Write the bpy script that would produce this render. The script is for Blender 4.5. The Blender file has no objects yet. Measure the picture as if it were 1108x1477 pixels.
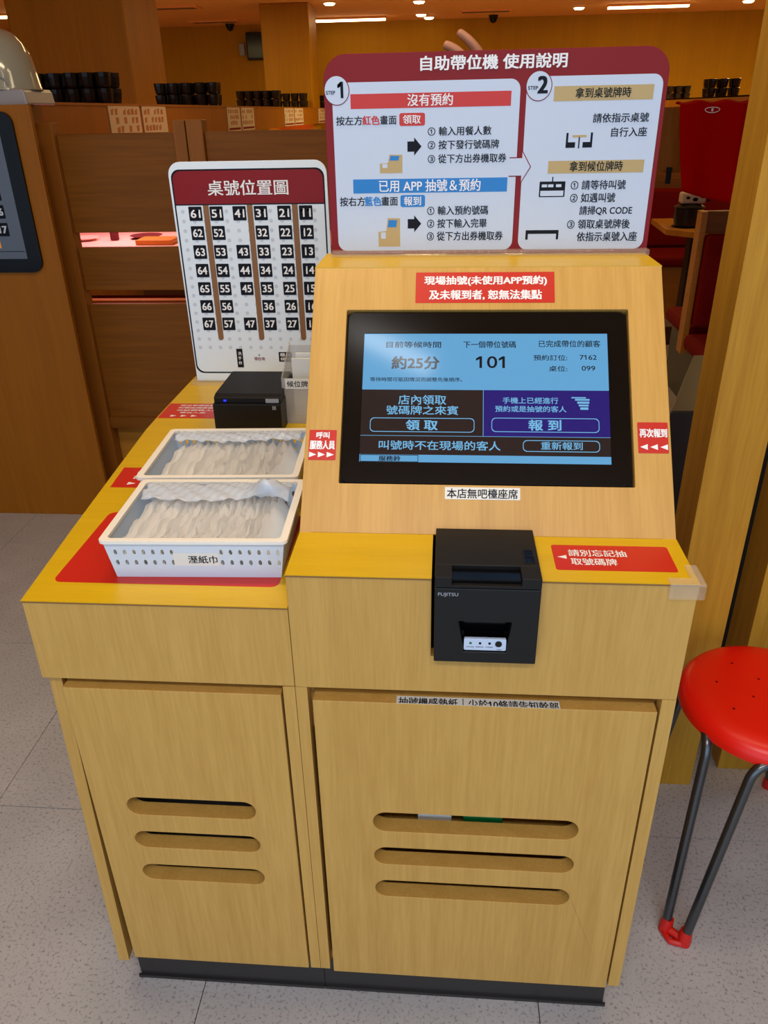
import bpy, bmesh, math, random
from mathutils import Vector, Matrix
from mathutils.geometry import tessellate_polygon
random.seed(7)
PI = math.pi
sc = bpy.context.scene
col = sc.collection

# ---------------------------------------------------------------- camera
YAW, PITCH, ROLL = 0.0832, 0.4795, -0.0211
F_PX = 1110.12
fwd = Vector((-math.sin(YAW) * math.cos(PITCH), math.cos(YAW) * math.cos(PITCH), -math.sin(PITCH)))
rgt = Vector((math.cos(YAW), math.sin(YAW), 0))
upv = rgt.cross(fwd)
r2 = rgt * math.cos(ROLL) + upv * math.sin(ROLL)
u2 = -rgt * math.sin(ROLL) + upv * math.cos(ROLL)
cd = bpy.data.cameras.new('camera')
cam = bpy.data.objects.new('camera', cd)
col.objects.link(cam)
cd.sensor_fit = 'VERTICAL'
cd.sensor_height = 36
cd.lens = F_PX * 36 / 1477
cd.clip_start = 0.02
mw = Matrix((r2, u2, -fwd)).transposed().to_4x4()
mw.translation = Vector((0.1935, -0.8071, 1.4045))
cam.matrix_world = mw
sc.camera = cam

# ---------------------------------------------------------------- world, lamps, exposure
sc.view_settings.view_transform = 'Standard'
sc.view_settings.look = 'None'
sc.view_settings.gamma = 1
sc.view_settings.use_curve_mapping = False
sc.view_settings.exposure = 0.0
w = bpy.data.worlds.new('daylight')
sc.world = w
w.use_nodes = True
bg = w.node_tree.nodes['Background']
bg.inputs[0].default_value = (0.62, 0.78, 1.0, 1)
bg.inputs[1].default_value = 0.8


def area(name, loc, sx, sy, power, color, rot=(0, 0, 0)):
    l = bpy.data.lights.new(name, 'AREA')
    l.shape = 'RECTANGLE'
    l.size = sx
    l.size_y = sy
    l.energy = power
    l.color = color
    o = bpy.data.objects.new(name, l)
    o.location = loc
    o.rotation_euler = rot
    col.objects.link(o)
    return o


WARM = (1.0, 0.74, 0.30)
LAMP = (1.0, 0.80, 0.52)
# daylight through the glass entrance behind the photographer
area('entrance_daylight', (0.2, -2.0, 0.95), 2.6, 1.6, 13.5, (0.60, 0.80, 1.0), (math.radians(84), 0, 0))
area('ceiling_fill_light', (-0.35, 0.25, 2.57), 0.9, 0.25, 14, LAMP)  # these ceiling lamps are unseen, without fittings, added to light the room
area('ceiling_fill_light', (0.25, -1.5, 2.57), 1.4, 0.35, 31, (0.97, 0.97, 1.0))  # unseen overhead fill, added to brighten the front floor and top surfaces
area('screen_streak_strip', (0.0, -0.37, 2.57), 0.34, 0.07, 0.6, (1.0, 0.97, 0.92), (0, 0, math.radians(-28)))  # unseen strip, added only for its reflected streak on the screen
area('ceiling_fill_light', (0.9, 0.3, 2.57), 0.9, 0.25, 6, LAMP)
area('ceiling_fill_light', (-0.9, 4.2, 2.57), 1.2, 0.3, 11, WARM)
area('ceiling_fill_light', (2.4, 4.6, 2.57), 1.2, 0.3, 10, WARM)
area('ceiling_fill_light', (-3.2, 8.0, 2.57), 1.6, 0.4, 60, WARM)
area('ceiling_fill_light', (0.5, 9.0, 2.57), 1.6, 0.4, 70, WARM)
area('ceiling_fill_light', (4.2, 9.0, 2.57), 1.6, 0.4, 110, WARM)  # unseen fill, added to brighten the far right of the room
area('pink_table_fill', (-1.75, 3.95, 1.24), 0.4, 0.5, 9, (1.0, 0.45, 0.45))  # unseen extra lamp, added to brighten the table in pink


# ---------------------------------------------------------------- materials
def lin(c):
    return tuple(((v / 255) / 12.92 if v / 255 <= 0.04045 else ((v / 255 + 0.055) / 1.055) ** 2.4) for v in c) + (1,)


def mat(name, c, rough=0.5, metal=0.0, emit=0.0, trans=0.0, spec=0.5, coat=0.0, alpha=1.0, ecol=None):
    m = bpy.data.materials.new(name)
    m.use_nodes = True
    b = m.node_tree.nodes['Principled BSDF']
    b.inputs['Base Color'].default_value = lin(c)
    b.inputs['Roughness'].default_value = rough
    b.inputs['Metallic'].default_value = metal
    b.inputs['Specular IOR Level'].default_value = spec
    b.inputs['Coat Weight'].default_value = coat
    b.inputs['Transmission Weight'].default_value = trans
    b.inputs['Alpha'].default_value = alpha
    if emit:
        b.inputs['Emission Color'].default_value = lin(ecol or c)
        b.inputs['Emission Strength'].default_value = emit
    return m


def grain(name, c1, c2, axis='z', scale=1.0, rough=0.42, fig=0.0):
    """laminate wood: fine streaks running along one axis"""
    m = mat(name, c1, rough, spec=0.5 if name.startswith('beech') else 0.22)
    nt = m.node_tree
    N, L = nt.nodes, nt.links
    b = N['Principled BSDF']
    tc = N.new('ShaderNodeTexCoord')
    mp = N.new('ShaderNodeMapping')
    s = [38 * scale] * 3
    for ax in axis:
        s['xyz'.index(ax)] = 1.6 * scale
    mp.inputs['Scale'].default_value = s
    L.new(tc.outputs['Object'], mp.inputs[0])
    n = N.new('ShaderNodeTexNoise')
    n.inputs['Scale'].default_value = 1.0
    n.inputs['Detail'].default_value = 5
    n.inputs['Roughness'].default_value = 0.6
    n.inputs['Distortion'].default_value = 0.35 + fig
    L.new(mp.outputs[0], n.inputs['Vector'])
    mp2 = N.new('ShaderNodeMapping')
    s2 = [260 * scale] * 3
    for ax in axis:
        s2['xyz'.index(ax)] = 14 * scale
    mp2.inputs['Scale'].default_value = s2
    L.new(tc.outputs['Object'], mp2.inputs[0])
    n2 = N.new('ShaderNodeTexNoise')
    n2.inputs['Scale'].default_value = 1.0
    n2.inputs['Detail'].default_value = 2
    L.new(mp2.outputs[0], n2.inputs['Vector'])
    mx = N.new('ShaderNodeMix')
    mx.data_type = 'FLOAT'
    mx.inputs['Factor'].default_value = 0.4
    L.new(n.outputs['Fac'], mx.inputs['A'])
    L.new(n2.outputs['Fac'], mx.inputs['B'])
    r = N.new('ShaderNodeValToRGB')
    r.color_ramp.elements[0].position = 0.33
    r.color_ramp.elements[1].position = 0.62
    r.color_ramp.elements[0].color = lin(c2)
    r.color_ramp.elements[1].color = lin(c1)
    L.new(mx.outputs['Result'], r.inputs['Fac'])
    L.new(r.outputs['Color'], b.inputs['Base Color'])
    return m


def speckle(name, c1, c2, c3, scale=160, rough=0.45):
    m = mat(name, c1, rough)
    nt = m.node_tree
    N, L = nt.nodes, nt.links
    b = N['Principled BSDF']
    tc = N.new('ShaderNodeTexCoord')
    n = N.new('ShaderNodeTexNoise')
    n.inputs['Scale'].default_value = scale
    n.inputs['Detail'].default_value = 3
    n.inputs['Roughness'].default_value = 0.7
    g = N.new('ShaderNodeNewGeometry')
    L.new(g.outputs['Position'], n.inputs['Vector'])
    r = N.new('ShaderNodeValToRGB')
    e = r.color_ramp.elements
    e[0].position = 0.33
    e[0].color = lin(c2)
    e[1].position = 0.46
    e[1].color = lin(c1)
    x = e.new(0.66)
    x.color = lin(c1)
    x = e.new(0.76)
    x.color = lin(c3)
    L.new(n.outputs['Fac'], r.inputs['Fac'])
    n2 = N.new('ShaderNodeTexNoise')
    n2.inputs['Scale'].default_value = 5
    n2.inputs['Detail'].default_value = 3
    L.new(g.outputs['Position'], n2.inputs['Vector'])
    mx = N.new('ShaderNodeMix')
    mx.data_type = 'RGBA'
    mx.blend_type = 'MULTIPLY'
    mx.inputs['Factor'].default_value = 0.35
    L.new(r.outputs['Color'], mx.inputs['A'])
    L.new(n2.outputs['Fac'], mx.inputs['B'])
    L.new(mx.outputs['Result'], b.inputs['Base Color'])
    return m


BEECH1, BEECH2 = (203, 160, 82), (187, 143, 66)
M = dict(
    front=grain('beech_vertical', BEECH1, BEECH2, 'z'),
    slope=grain('beech_slope', BEECH1, BEECH2, 'yz'),
    top=grain('beech_top_warm_lit', (214, 176, 20), (204, 166, 14), 'x', rough=0.35),  # same beech, with the warm overhead light painted in as stronger yellow
    edge=mat('beech_edge', (196, 150, 76), 0.5),
    booth=grain('booth_beech', (140, 86, 22), (120, 70, 16), 'x', 0.35, 0.5, fig=1.6),
    boothpost=grain('booth_post', (156, 96, 34), (138, 84, 26), 'z', 0.6),
    desk=grain('desk_wood', (158, 96, 16), (144, 86, 12), 'z', 0.3),
    wall=grain('wall_wood', (190, 138, 2), (178, 128, 1), 'z', 0.15, 0.6),
    column=grain('column_wood', (176, 122, 3), (160, 110, 2), 'z', 0.2, 0.45),
    slat=grain('slat_wood', (200, 150, 48), (178, 126, 34), 'z', 0.7, 0.45),
    ceil=mat('ceiling_paint', (250, 178, 100), 0.8),
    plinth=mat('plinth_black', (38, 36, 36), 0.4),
    dark=mat('dark_inside', (30, 22, 14), 0.8),
    black=mat('black_plastic', (11, 12, 14), 0.42, spec=0.35),
    satin=mat('printer_grey', (16, 15, 15), 0.5, spec=0.3),
    gloss=mat('glossy_black', (6, 6, 8), 0.15, spec=0.25),
    bezel=mat('bezel_black', (8, 8, 9), 0.15, spec=0.3),
    cup=mat('cup_glaze', (22, 19, 16), 0.25),
    white=mat('white_print', (236, 240, 246), 0.4),
    signwhite=mat('sign_white', (196, 212, 235), 0.35),
    mapwhite=mat('map_white', (224, 240, 255), 0.4),
    navy=mat('navy_print', (12, 18, 30), 0.6, spec=0.2),
    red=mat('sign_red', (128, 8, 18), 0.45, spec=0.3),
    stickred=mat('sticker_red', (196, 36, 24), 0.35),
    blue=mat('print_blue', (16, 124, 206), 0.4),
    tan=mat('print_tan', (186, 164, 112), 0.5),
    brown=mat('print_brown', (132, 92, 52), 0.5),
    dot=mat('print_dot', (196, 210, 226), 0.5),
    silver=mat('print_silver', (150, 156, 165), 0.4),
    labelwhite=mat('label_white', (225, 228, 225), 0.5),
    basket=mat('tray_daylit_plastic', (206, 222, 240), 0.35),  # cool daylight painted into the white of the tray body
    rimw=mat('tray_rim', (240, 238, 228), 0.35),
    towel=mat('towel_wrap', (252, 252, 250), 0.4, coat=0.2),
    seat=mat('seat_red', (240, 22, 4), 0.35),
    steel=mat('leg_metal', (92, 96, 100), 0.28, metal=0.9),
    foot=mat('foot_red', (206, 24, 14), 0.4),
    redfab=mat('red_fabric', (122, 10, 6), 0.85, spec=0.15),
    cloth=mat('red_cloth', (190, 2, 4), 0.9, spec=0.05),
    skin=mat('skin', (176, 120, 92), 0.5),
    pink=mat('pink_lit_lane', (236, 190, 180), 0.5),  # pink light painted into the colour of belt and table top
    robot=mat('robot_dimmed_white', (158, 157, 136), 0.12, coat=0.6),  # white darkened in the colour for the weaker light at the desk
    robotbase=mat('robot_base_dimmed', (158, 152, 152), 0.35),  # base colour darkened for the same weak light
    tabscreen=mat('tablet_screen', (70, 78, 90), 0.2, emit=0.35),
    tableyellow=grain('table_top', (196, 136, 52), (180, 118, 40), 'x', 0.4),
    pot=mat('pot_black', (26, 20, 16), 0.3),
    card=mat('price_card', (205, 190, 170), 0.6),
    orange=mat('price_print', (170, 110, 60), 0.6),
    pillow=mat('pillow', (86, 20, 26), 0.9),
    green=mat('green_box', (20, 120, 60), 0.4),
    amber=mat('price_amber', (200, 130, 40), 0.5, emit=0.4),
)


def glassy(name, c, rough=0.08, alpha=0.3):
    m = mat(name, c, rough, alpha=alpha)
    return m


tw = M['towel'].node_tree.nodes['Principled BSDF']
tw.inputs['Subsurface Weight'].default_value = 0.7
tw.inputs['Subsurface Radius'].default_value = (1, 1, 1)
tw.inputs['Subsurface Scale'].default_value = 0.012
M['acrylic'] = glassy('clear_acrylic', (222, 214, 200), 0.05, 0.16)
M['clearbox'] = glassy('clear_box', (205, 205, 205), 0.12, 0.42)
M['film'] = glassy('clear_film', (228, 238, 252), 0.16, 0.45)
for k, c, s in (('s_blue', (104, 176, 226), 0.85), ('s_brown', (52, 42, 44), 0.55), ('s_indigo', (40, 30, 130), 0.75), ('s_cyan', (120, 190, 235), 0.9),
                ('s_grey', (88, 96, 104), 0.5), ('s_dark', (20, 32, 46), 0.4)):
    M[k] = mat(k, (6, 6, 8), 0.1, emit=s, ecol=c)
M['lamp'] = mat('lamp_diffuser', (255, 240, 200), 0.5, emit=9.0, ecol=(255, 225, 170))
M['pinklamp'] = mat('pink_tube', (255, 170, 190), 0.5, emit=8.0, ecol=(255, 120, 140))
M['led'] = mat('blue_led', (20, 30, 255), 0.3, emit=4.0)


# ---------------------------------------------------------------- mesh helpers
class B:
    def __init__(s):
        s.v, s.f, s.sm = [], [], False

    def add(s, vs, fs):
        o = len(s.v)
        s.v += [tuple(v) for v in vs]
        s.f += [tuple(i + o for i in f) for f in fs]
        return s

    def box(s, x0, x1, y0, y1, z0, z1):
        return s.add([(x, y, z) for z in (z0, z1) for y in (y0, y1) for x in (x0, x1)],
                     [(0, 2, 3, 1), (4, 5, 7, 6), (0, 1, 5, 4), (2, 6, 7, 3), (0, 4, 6, 2), (1, 3, 7, 5)])

    def prism(s, poly, a0, a1, fr=None, holes=()):
        """2-D polygon (u, v) with holes, extruded from a0 to a1 along the frame normal"""
        O, U, V, Nn = fr or XY
        loops = [list(poly)] + [list(h) for h in holes]
        tri = tessellate_polygon([[Vector((p[0], p[1], 0)) for p in l] for l in loops])
        flat = [p for l in loops for p in l]
        n = len(flat)
        P = lambda p, a: O + U * p[0] + V * p[1] + Nn * a
        vs = [P(p, a0) for p in flat] + [P(p, a1) for p in flat]
        fs = []
        for t in tri:
            a, b, c = [flat[i] for i in t]
            ar = (b[0] - a[0]) * (c[1] - a[1]) - (b[1] - a[1]) * (c[0] - a[0])
            t = tuple(t) if ar > 0 else tuple(reversed(t))
            fs.append(tuple(i + n for i in t))
            fs.append(tuple(reversed(t)))
        o = 0
        for k, l in enumerate(loops):
            ar = sum(l[i][0] * l[(i + 1) % len(l)][1] - l[(i + 1) % len(l)][0] * l[i][1] for i in range(len(l)))
            for i in range(len(l)):
                a, b = o + i, o + (i + 1) % len(l)
                q = (a, b, b + n, a + n)
                fs.append(q if (ar > 0) == (k == 0) else tuple(reversed(q)))
            o += len(l)
        return s.add(vs, fs)

    def tube(s, path, r, n=10, closed=False):
        P = [Vector(p) for p in path]
        m = len(P)
        rr = r if isinstance(r, (list, tuple)) else [r] * m
        ref = Vector((0, 0, 1))
        rings = []
        for i in range(m):
            t = (P[min(i + 1, m - 1)] - P[max(i - 1, 0)]).normalized()
            a = t.cross(ref)
            if a.length < 0.1:
                a = t.cross(Vector((1, 0, 0)))
            a.normalize()
            b = a.cross(t).normalized()
            rings.append([P[i] + (a * math.cos(2 * PI * k / n) + b * math.sin(2 * PI * k / n)) * rr[i] for k in range(n)])
        vs = [v for g in rings for v in g]
        fs = [(i * n + k, i * n + (k + 1) % n, (i + 1) * n + (k + 1) % n, (i + 1) * n + k) for i in range(m - 1) for k in range(n)]
        fs += [tuple(reversed(range(n))), tuple(range((m - 1) * n, m * n))]
        s.sm = True
        return s.add(vs, fs)

    def lathe(s, prof, c=(0, 0, 0), n=24, sx=1, sy=1):
        vs = [(c[0] + r * math.cos(2 * PI * k / n) * sx, c[1] + r * math.sin(2 * PI * k / n) * sy, c[2] + z) for r, z in prof for k in range(n)]
        m = len(prof)
        fs = [(i * n + k, i * n + (k + 1) % n, (i + 1) * n + (k + 1) % n, (i + 1) * n + k) for i in range(m - 1) for k in range(n)]
        fs += [tuple(reversed(range(n))), tuple(range((m - 1) * n, m * n))]
        s.sm = True
        return s.add(vs, fs)

    def grid(s, nx, ny, fn):
        vs = [fn(i / nx, j / ny) for j in range(ny + 1) for i in range(nx + 1)]
        fs = [(j * (nx + 1) + i, j * (nx + 1) + i + 1, (j + 1) * (nx + 1) + i + 1, (j + 1) * (nx + 1) + i) for j in range(ny) for i in range(nx)]
        s.sm = True
        return s.add(vs, fs)


XY = (Vector((0, 0, 0)), Vector((1, 0, 0)), Vector((0, 1, 0)), Vector((0, 0, 1)))


def face_y(y):          # vertical plane facing -Y: u = X, v = Z
    return (Vector((0, y, 0)), Vector((1, 0, 0)), Vector((0, 0, 1)), Vector((0, -1, 0)))


def top_z(z):
    return (Vector((0, 0, z)), Vector((1, 0, 0)), Vector((0, 1, 0)), Vector((0, 0, 1)))


def face_px(x):         # vertical plane facing +X: u = Y, v = Z
    return (Vector((x, 0, 0)), Vector((0, 1, 0)), Vector((0, 0, 1)), Vector((1, 0, 0)))


ORG = {}


def obj(name, b, m, parent=None, bevel=0.0, label=None, kind=None, solid=0.0, sub=0, seg=2):
    me = bpy.data.meshes.new(name)
    o3 = ORG.get(parent.name, Vector((0, 0, 0))) if parent else Vector((0, 0, 0))
    me.from_pydata([tuple(Vector(v) - o3) for v in b.v], [], b.f)
    me.update()
    if b.sm:
        me.shade_smooth()
        me.set_sharp_from_angle(angle=math.radians(38))
    me.materials.append(M[m] if isinstance(m, str) else m)
    o = bpy.data.objects.new(name, me)
    col.objects.link(o)
    if parent:
        o.parent = parent
        ORG[o.name] = o3
    if solid:
        md = o.modifiers.new('solid', 'SOLIDIFY')
        md.thickness = solid
        md.offset = 0
    if bevel:
        md = o.modifiers.new('bevel', 'BEVEL')
        md.width = bevel
        md.segments = seg
        md.limit_method = 'ANGLE'
        md.angle_limit = math.radians(50)
    if sub:
        md = o.modifiers.new('sub', 'SUBSURF')
        md.levels = md.render_levels = sub
    if label:
        o['label'] = label
    if kind:
        o['kind'] = kind
    return o


def thing(name, loc, label, cat, group=None):
    o = bpy.data.objects.new(name, None)
    o.empty_display_size = 0.05
    o.location = loc
    col.objects.link(o)
    o['label'] = label
    o['category'] = cat
    if group:
        o['group'] = group
    ORG[o.name] = Vector(loc)
    return o


def tag(o, label, cat, group=None):
    o['label'] = label
    o['category'] = cat
    if group:
        o['group'] = group
    return o


def dup(o, loc, label=None, rotz=None, group=None):
    c = o.copy()
    col.objects.link(c)
    c.location = loc
    if rotz is not None:
        c.rotation_euler.z = rotz
    if label:
        c['label'] = label
    if group:
        c['group'] = group
    for ch in o.children:
        d = ch.copy()
        col.objects.link(d)
        d.parent = c
        for g in ch.children:
            e = g.copy()
            col.objects.link(e)
            e.parent = d
    return c


def struct(name, b, m, parent=None, **k):
    o = obj(name, b, m, parent, **k)
    if not parent:
        o['kind'] = 'structure'
    return o


def rrect(x0, x1, y0, y1, r, n=6):
    pts = []
    for cx, cy, a in ((x1 - r, y0 + r, -90), (x1 - r, y1 - r, 0), (x0 + r, y1 - r, 90), (x0 + r, y0 + r, 180)):
        for k in range(n + 1):
            t = math.radians(a + 90 * k / n)
            pts.append((cx + r * math.cos(t), cy + r * math.sin(t)))
    return pts


def circ(cx, cy, rx, ry=None, n=28):
    ry = ry or rx
    return [(cx + rx * math.cos(2 * PI * k / n), cy + ry * math.sin(2 * PI * k / n)) for k in range(n)]


_tc = {}


def glyphs(s, bold):
    """outline of a string as flat triangles, normalised to its own bounding box"""
    bold = 0
    if (s, bold) in _tc:
        return _tc[(s, bold)]
    c = bpy.data.curves.new('t', 'FONT')
    c.body = s
    c.size = 1
    c.resolution_u = 3
    c.offset = 0
    o = bpy.data.objects.new('t', c)
    col.objects.link(o)
    dg = bpy.context.evaluated_depsgraph_get()
    me = bpy.data.meshes.new_from_object(o.evaluated_get(dg))
    vs = [(v.co.x, v.co.y) for v in me.vertices]
    fs = [tuple(p.vertices) for p in me.polygons]
    bpy.data.objects.remove(o)
    bpy.data.curves.remove(c)
    bpy.data.meshes.remove(me)
    if '1' in s:      # the built-in face draws 1 as a bare bar: give it its flag
        for f in list(fs):
            q4 = [vs[i] for i in f]
            xa, xb = min(p[0] for p in q4), max(p[0] for p in q4)
            ya, yb = min(p[1] for p in q4), max(p[1] for p in q4)
            if abs(xb - xa - .098) < .004 and abs(yb - ya - .682) < .004:
                o_ = len(vs)
                vs += [(xa + .01, yb), (xa - .155, yb - .135), (xa - .155, yb - .245), (xa + .01, yb - .135)]
                fs.append((o_, o_ + 1, o_ + 2, o_ + 3))
    x0, x1 = min(v[0] for v in vs), max(v[0] for v in vs)
    y0, y1 = min(v[1] for v in vs), max(v[1] for v in vs)
    _tc[(s, bold)] = ([((x - x0) / (x1 - x0), (y - y0) / (y1 - y0) - 0.5) for x, y in vs], fs)
    return _tc[(s, bold)]


def text(b, s, bold, u0, u1, v, h, fr, a=0.0006):
    O, U, V, Nn = fr
    vs, fs = glyphs(s, bold)
    d = h * {0: 0.014, 1: 0.032, 2: 0.055}[bold]
    for k, (dx, dy) in enumerate(((-d, -d * .6), (d, -d * .6), (d, d * .6), (-d, d * .6), (0, 0))):
        b.add([O + U * (u0 + x * (u1 - u0) + dx) + V * (v + y * h + dy) + Nn * (a + k * 1e-6) for x, y in vs], fs)
    return b


def writing(items, fr, mats, parent, a=0.0006, name='lettering'):
    for s, c, bold, u0, u1, v, h in items:
        obj(name, text(B(), s, bold, u0, u1, v, h, fr, a), mats[c], parent)


TX={
'board':[('自助帶位機 使用說明', 'w', 1, 0.1531, 0.3619, 1.4653, 0.0181),('STEP', 'n', 1, 0.0134, 0.0268, 1.4308, 0.0047),('1', 'n', 1, 0.0312, 0.0384, 1.4341, 0.0206),('STEP', 'n', 1, 0.3091, 0.3233, 1.4311, 0.0046),('2', 'n', 2, 0.3235, 0.3363, 1.4349, 0.021),('沒有預約', 'w', 0, 0.1337, 0.2005, 1.419, 0.0155),('按左方', 'n', 0, 0.0265, 0.066, 1.3933, 0.012),('紅色', 'r', 1, 0.0665, 0.0919, 1.3934, 0.0119),('畫面', 'n', 0, 0.0929, 0.1172, 1.3934, 0.0119),('領取', 'w', 0, 0.1271, 0.1533, 1.3938, 0.0119),('① 輸入用餐人數', 'n', 0, 0.1643, 0.2585, 1.3771, 0.012),('② 按下發行號碼牌', 'n', 0, 0.1644, 0.2707, 1.3587, 0.0122),('③ 從下方出券機取券', 'n', 0, 0.1646, 0.2825, 1.3397, 0.0123),('已用 APP 抽號＆預約', 'w', 0, 0.0894, 0.2452, 1.3024, 0.017),('按右方', 'n', 0, 0.0273, 0.0666, 1.2805, 0.0131),('藍色', 'b', 1, 0.0666, 0.0921, 1.2806, 0.013),('畫面', 'n', 0, 0.0926, 0.118, 1.2805, 0.013),('報到', 'w', 0, 0.1279, 0.1542, 1.2804, 0.013),('① 輸入預約號碼', 'n', 0, 0.1641, 0.2584, 1.266, 0.0131),('② 按下輸入完畢', 'n', 0, 0.1642, 0.2571, 1.247, 0.0133),('③ 從下方出券機取券', 'n', 0, 0.1639, 0.2828, 1.2281, 0.0135),('拿到桌號牌時', 'n', 0, 0.3776, 0.4567, 1.4234, 0.0131),('請依指示桌號', 'n', 0, 0.4061, 0.486, 1.3904, 0.0121),('自行入座', 'n', 0, 0.4345, 0.4857, 1.3715, 0.0123),('拿到候位牌時', 'n', 0, 0.3779, 0.4564, 1.3261, 0.0137),('① 請等待叫號', 'n', 0, 0.3823, 0.4639, 1.3001, 0.013),('② 如遇叫號', 'n', 0, 0.3829, 0.4503, 1.2819, 0.0132),('請掃QR CODE', 'n', 0, 0.3987, 0.478, 1.2633, 0.0134),('③ 領取桌號牌後', 'n', 0, 0.3818, 0.477, 1.2439, 0.0136),('依指示桌號入座', 'n', 0, 0.3984, 0.4899, 1.2254, 0.0138)],
'map':[('桌號位置圖', 'w', 0, -0.3102, -0.1381, 1.2683, 0.0294),('洗', 'w', 0, -0.2826, -0.2749, 0.9128, 0.0078),('手', 'w', 0, -0.2834, -0.2756, 0.9019, 0.0078),('台', 'w', 0, -0.2834, -0.2756, 0.8909, 0.0079),('現在地', 'r', 0, -0.2458, -0.2206, 0.9004, 0.0078),('櫃台', 'w', 0, -0.1842, -0.1611, 0.9099, 0.0085),('候位', 'w', 0, -0.1839, -0.1607, 0.8998, 0.0078)],
'screen':[('目前等候時間', 'k', 0, 0.1101, 0.1895, 0.2817, 0.0097),('約25分', 'g', 1, 0.1192, 0.1872, 0.2535, 0.0196),('下一個帶位號碼', 'k', 0, 0.2219, 0.2969, 0.2821, 0.0105),('101', 'k', 0, 0.2402, 0.2809, 0.2547, 0.0182),('已完成帶位的顧客', 'k', 0, 0.3292, 0.4162, 0.2833, 0.0104),('預約訂位:', 'k', 0, 0.3218, 0.3693, 0.2618, 0.0086),('7162', 'k', 0, 0.387, 0.4105, 0.2624, 0.0073),('桌位:', 'k', 0, 0.3434, 0.3689, 0.2451, 0.0086),('099', 'k', 0, 0.3893, 0.4081, 0.2457, 0.0073),('等待時間可能因情況而調整先後順序。', 'k', 0, 0.0884, 0.2204, 0.2277, 0.0065),('店內領取', 'c', 0, 0.1302, 0.1981, 0.1968, 0.0144),('號碼牌之來賓', 'c', 0, 0.1135, 0.2154, 0.1811, 0.0135),('領 取', 'c', 1, 0.1421, 0.1865, 0.1588, 0.0151),('手機上已經進行', 'c', 0, 0.278, 0.3555, 0.1966, 0.0093),('預約或是抽號的客人', 'c', 0, 0.2674, 0.3666, 0.184, 0.0092),('報 到', 'c', 1, 0.3142, 0.3588, 0.16, 0.0157),('叫號時不在現場的客人', 'c', 0, 0.1045, 0.2748, 0.1288, 0.0136),('重新報到', 'c', 0, 0.3309, 0.3877, 0.1299, 0.0114),('服務鈴', 'k', 1, 0.1051, 0.1355, 0.109, 0.0074)],
'panel':[('現場抽號(未使用APP預約)', 'w', 1, 0.1637, 0.3412, 0.3802, 0.0156),('及未報到者, 恕無法集點', 'w', 1, 0.171, 0.3337, 0.3578, 0.0154),('呼叫', 'w', 1, 0.0158, 0.0342, 0.1403, 0.0096),('服務人員', 'w', 1, 0.0074, 0.0425, 0.126, 0.0127),('再次報到', 'w', 1, 0.4646, 0.501, 0.1482, 0.0124),('本店無吧檯座席', 'k', 0, 0.2015, 0.2978, 0.0584, 0.0136)],
'shelf':[('請別忘記抽', 'w', 0, 0.3589, 0.432, 0.0675, 0.0165),('取號碼牌', 'w', 0, 0.3596, 0.4167, 0.0460, 0.0165)],
'printer':[('FUJITSU', 's', 0, 0.1918, 0.2163, 0.8792, 0.0062),('POWER', 's', 0, 0.2289, 0.2384, 0.7996, 0.0015),('ERROR', 's', 0, 0.2408, 0.2504, 0.7997, 0.0015),('PAPER', 's', 0, 0.2531, 0.262, 0.7998, 0.0015),('FEED', 's', 0, 0.2674, 0.2729, 0.7961, 0.0015)],
'strip':[('抽號機感熱紙｜少於10條請告知幹部', 'k', 0, 0.1382, 0.3539, 0.6769, 0.0175)],
'tray':[('溼紙巾', 'k', 0, -0.1369, -0.0925, 0.872, 0.011)],
'bask':[('候位牌', 'k', 0, -0.117, -0.0748, 0.9272, 0.0127)],
}# ================================================================ THE ROOM
WALL_Y, CEIL = 12.65, 2.6
T, TX0, TY0 = 0.6, -0.22, 0.3865
struct('floor', B().box(-7.5, 7.0, -3.6, WALL_Y + 0.3, -0.06, -0.006), 'dark')
floor = bpy.data.objects['floor']
ORG[floor.name] = Vector((0, 0, 0))
tm = speckle('vinyl_tile', (200, 199, 200), (140, 140, 146), (222, 221, 220))
M['tile'] = tm
g = 0.0009
first = None
for i in range(-3, 4):
    for j in range(-3, 6):
        x, y = TX0 + i * T, TY0 + j * T
        if first is None:
            first = obj('floor_tile', B().box(g, T - g, g, T - g, -0.006, 0.0), 'tile', floor)
        else:
            c = first.copy()
            col.objects.link(c)
            c.parent = floor
        (first if (i, j) == (-3, -3) else c).location = (x, y, 0)
b = B()
for i in range(-12, 12):
    for j in range(-6, 21):
        if not (-3 <= i < 4 and -3 <= j < 6):
            x, y = TX0 + i * T, TY0 + j * T
            b.box(x + g, x + T - g, y + g, y + T - g, -0.006, 0.0)
obj('far_floor_tiling', b, 'tile', floor, kind='stuff')
struct('ceiling', B().box(-7.5, 7.0, -3.6, WALL_Y + 0.3, CEIL, CEIL + 0.1), 'ceil')
struct('wall_back', B().box(-7.5, 7.0, WALL_Y, WALL_Y + 0.2, 0, CEIL), 'wall')
struct('wall_left', B().box(-7.5, -7.3, -3.6, WALL_Y, 0, CEIL), 'wall')
struct('wall_right', B().box(6.8, 7.0, -3.6, WALL_Y, 0, CEIL), 'wall')
# two square wood-clad columns that reach the ceiling
co = struct('column', B().box(-3.12, -2.215, 5.8, 6.6, 0, CEIL), 'column', bevel=0.012)
co['label'] = 'wide wood-clad column at the left behind the nearest cup stacks'
co = struct('column', B().box(-2.12, -1.52, 10.2, 10.8, 0, CEIL), 'column', bevel=0.01)
co['label'] = 'distant square wood-clad column next to the ceiling light strip'

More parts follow.
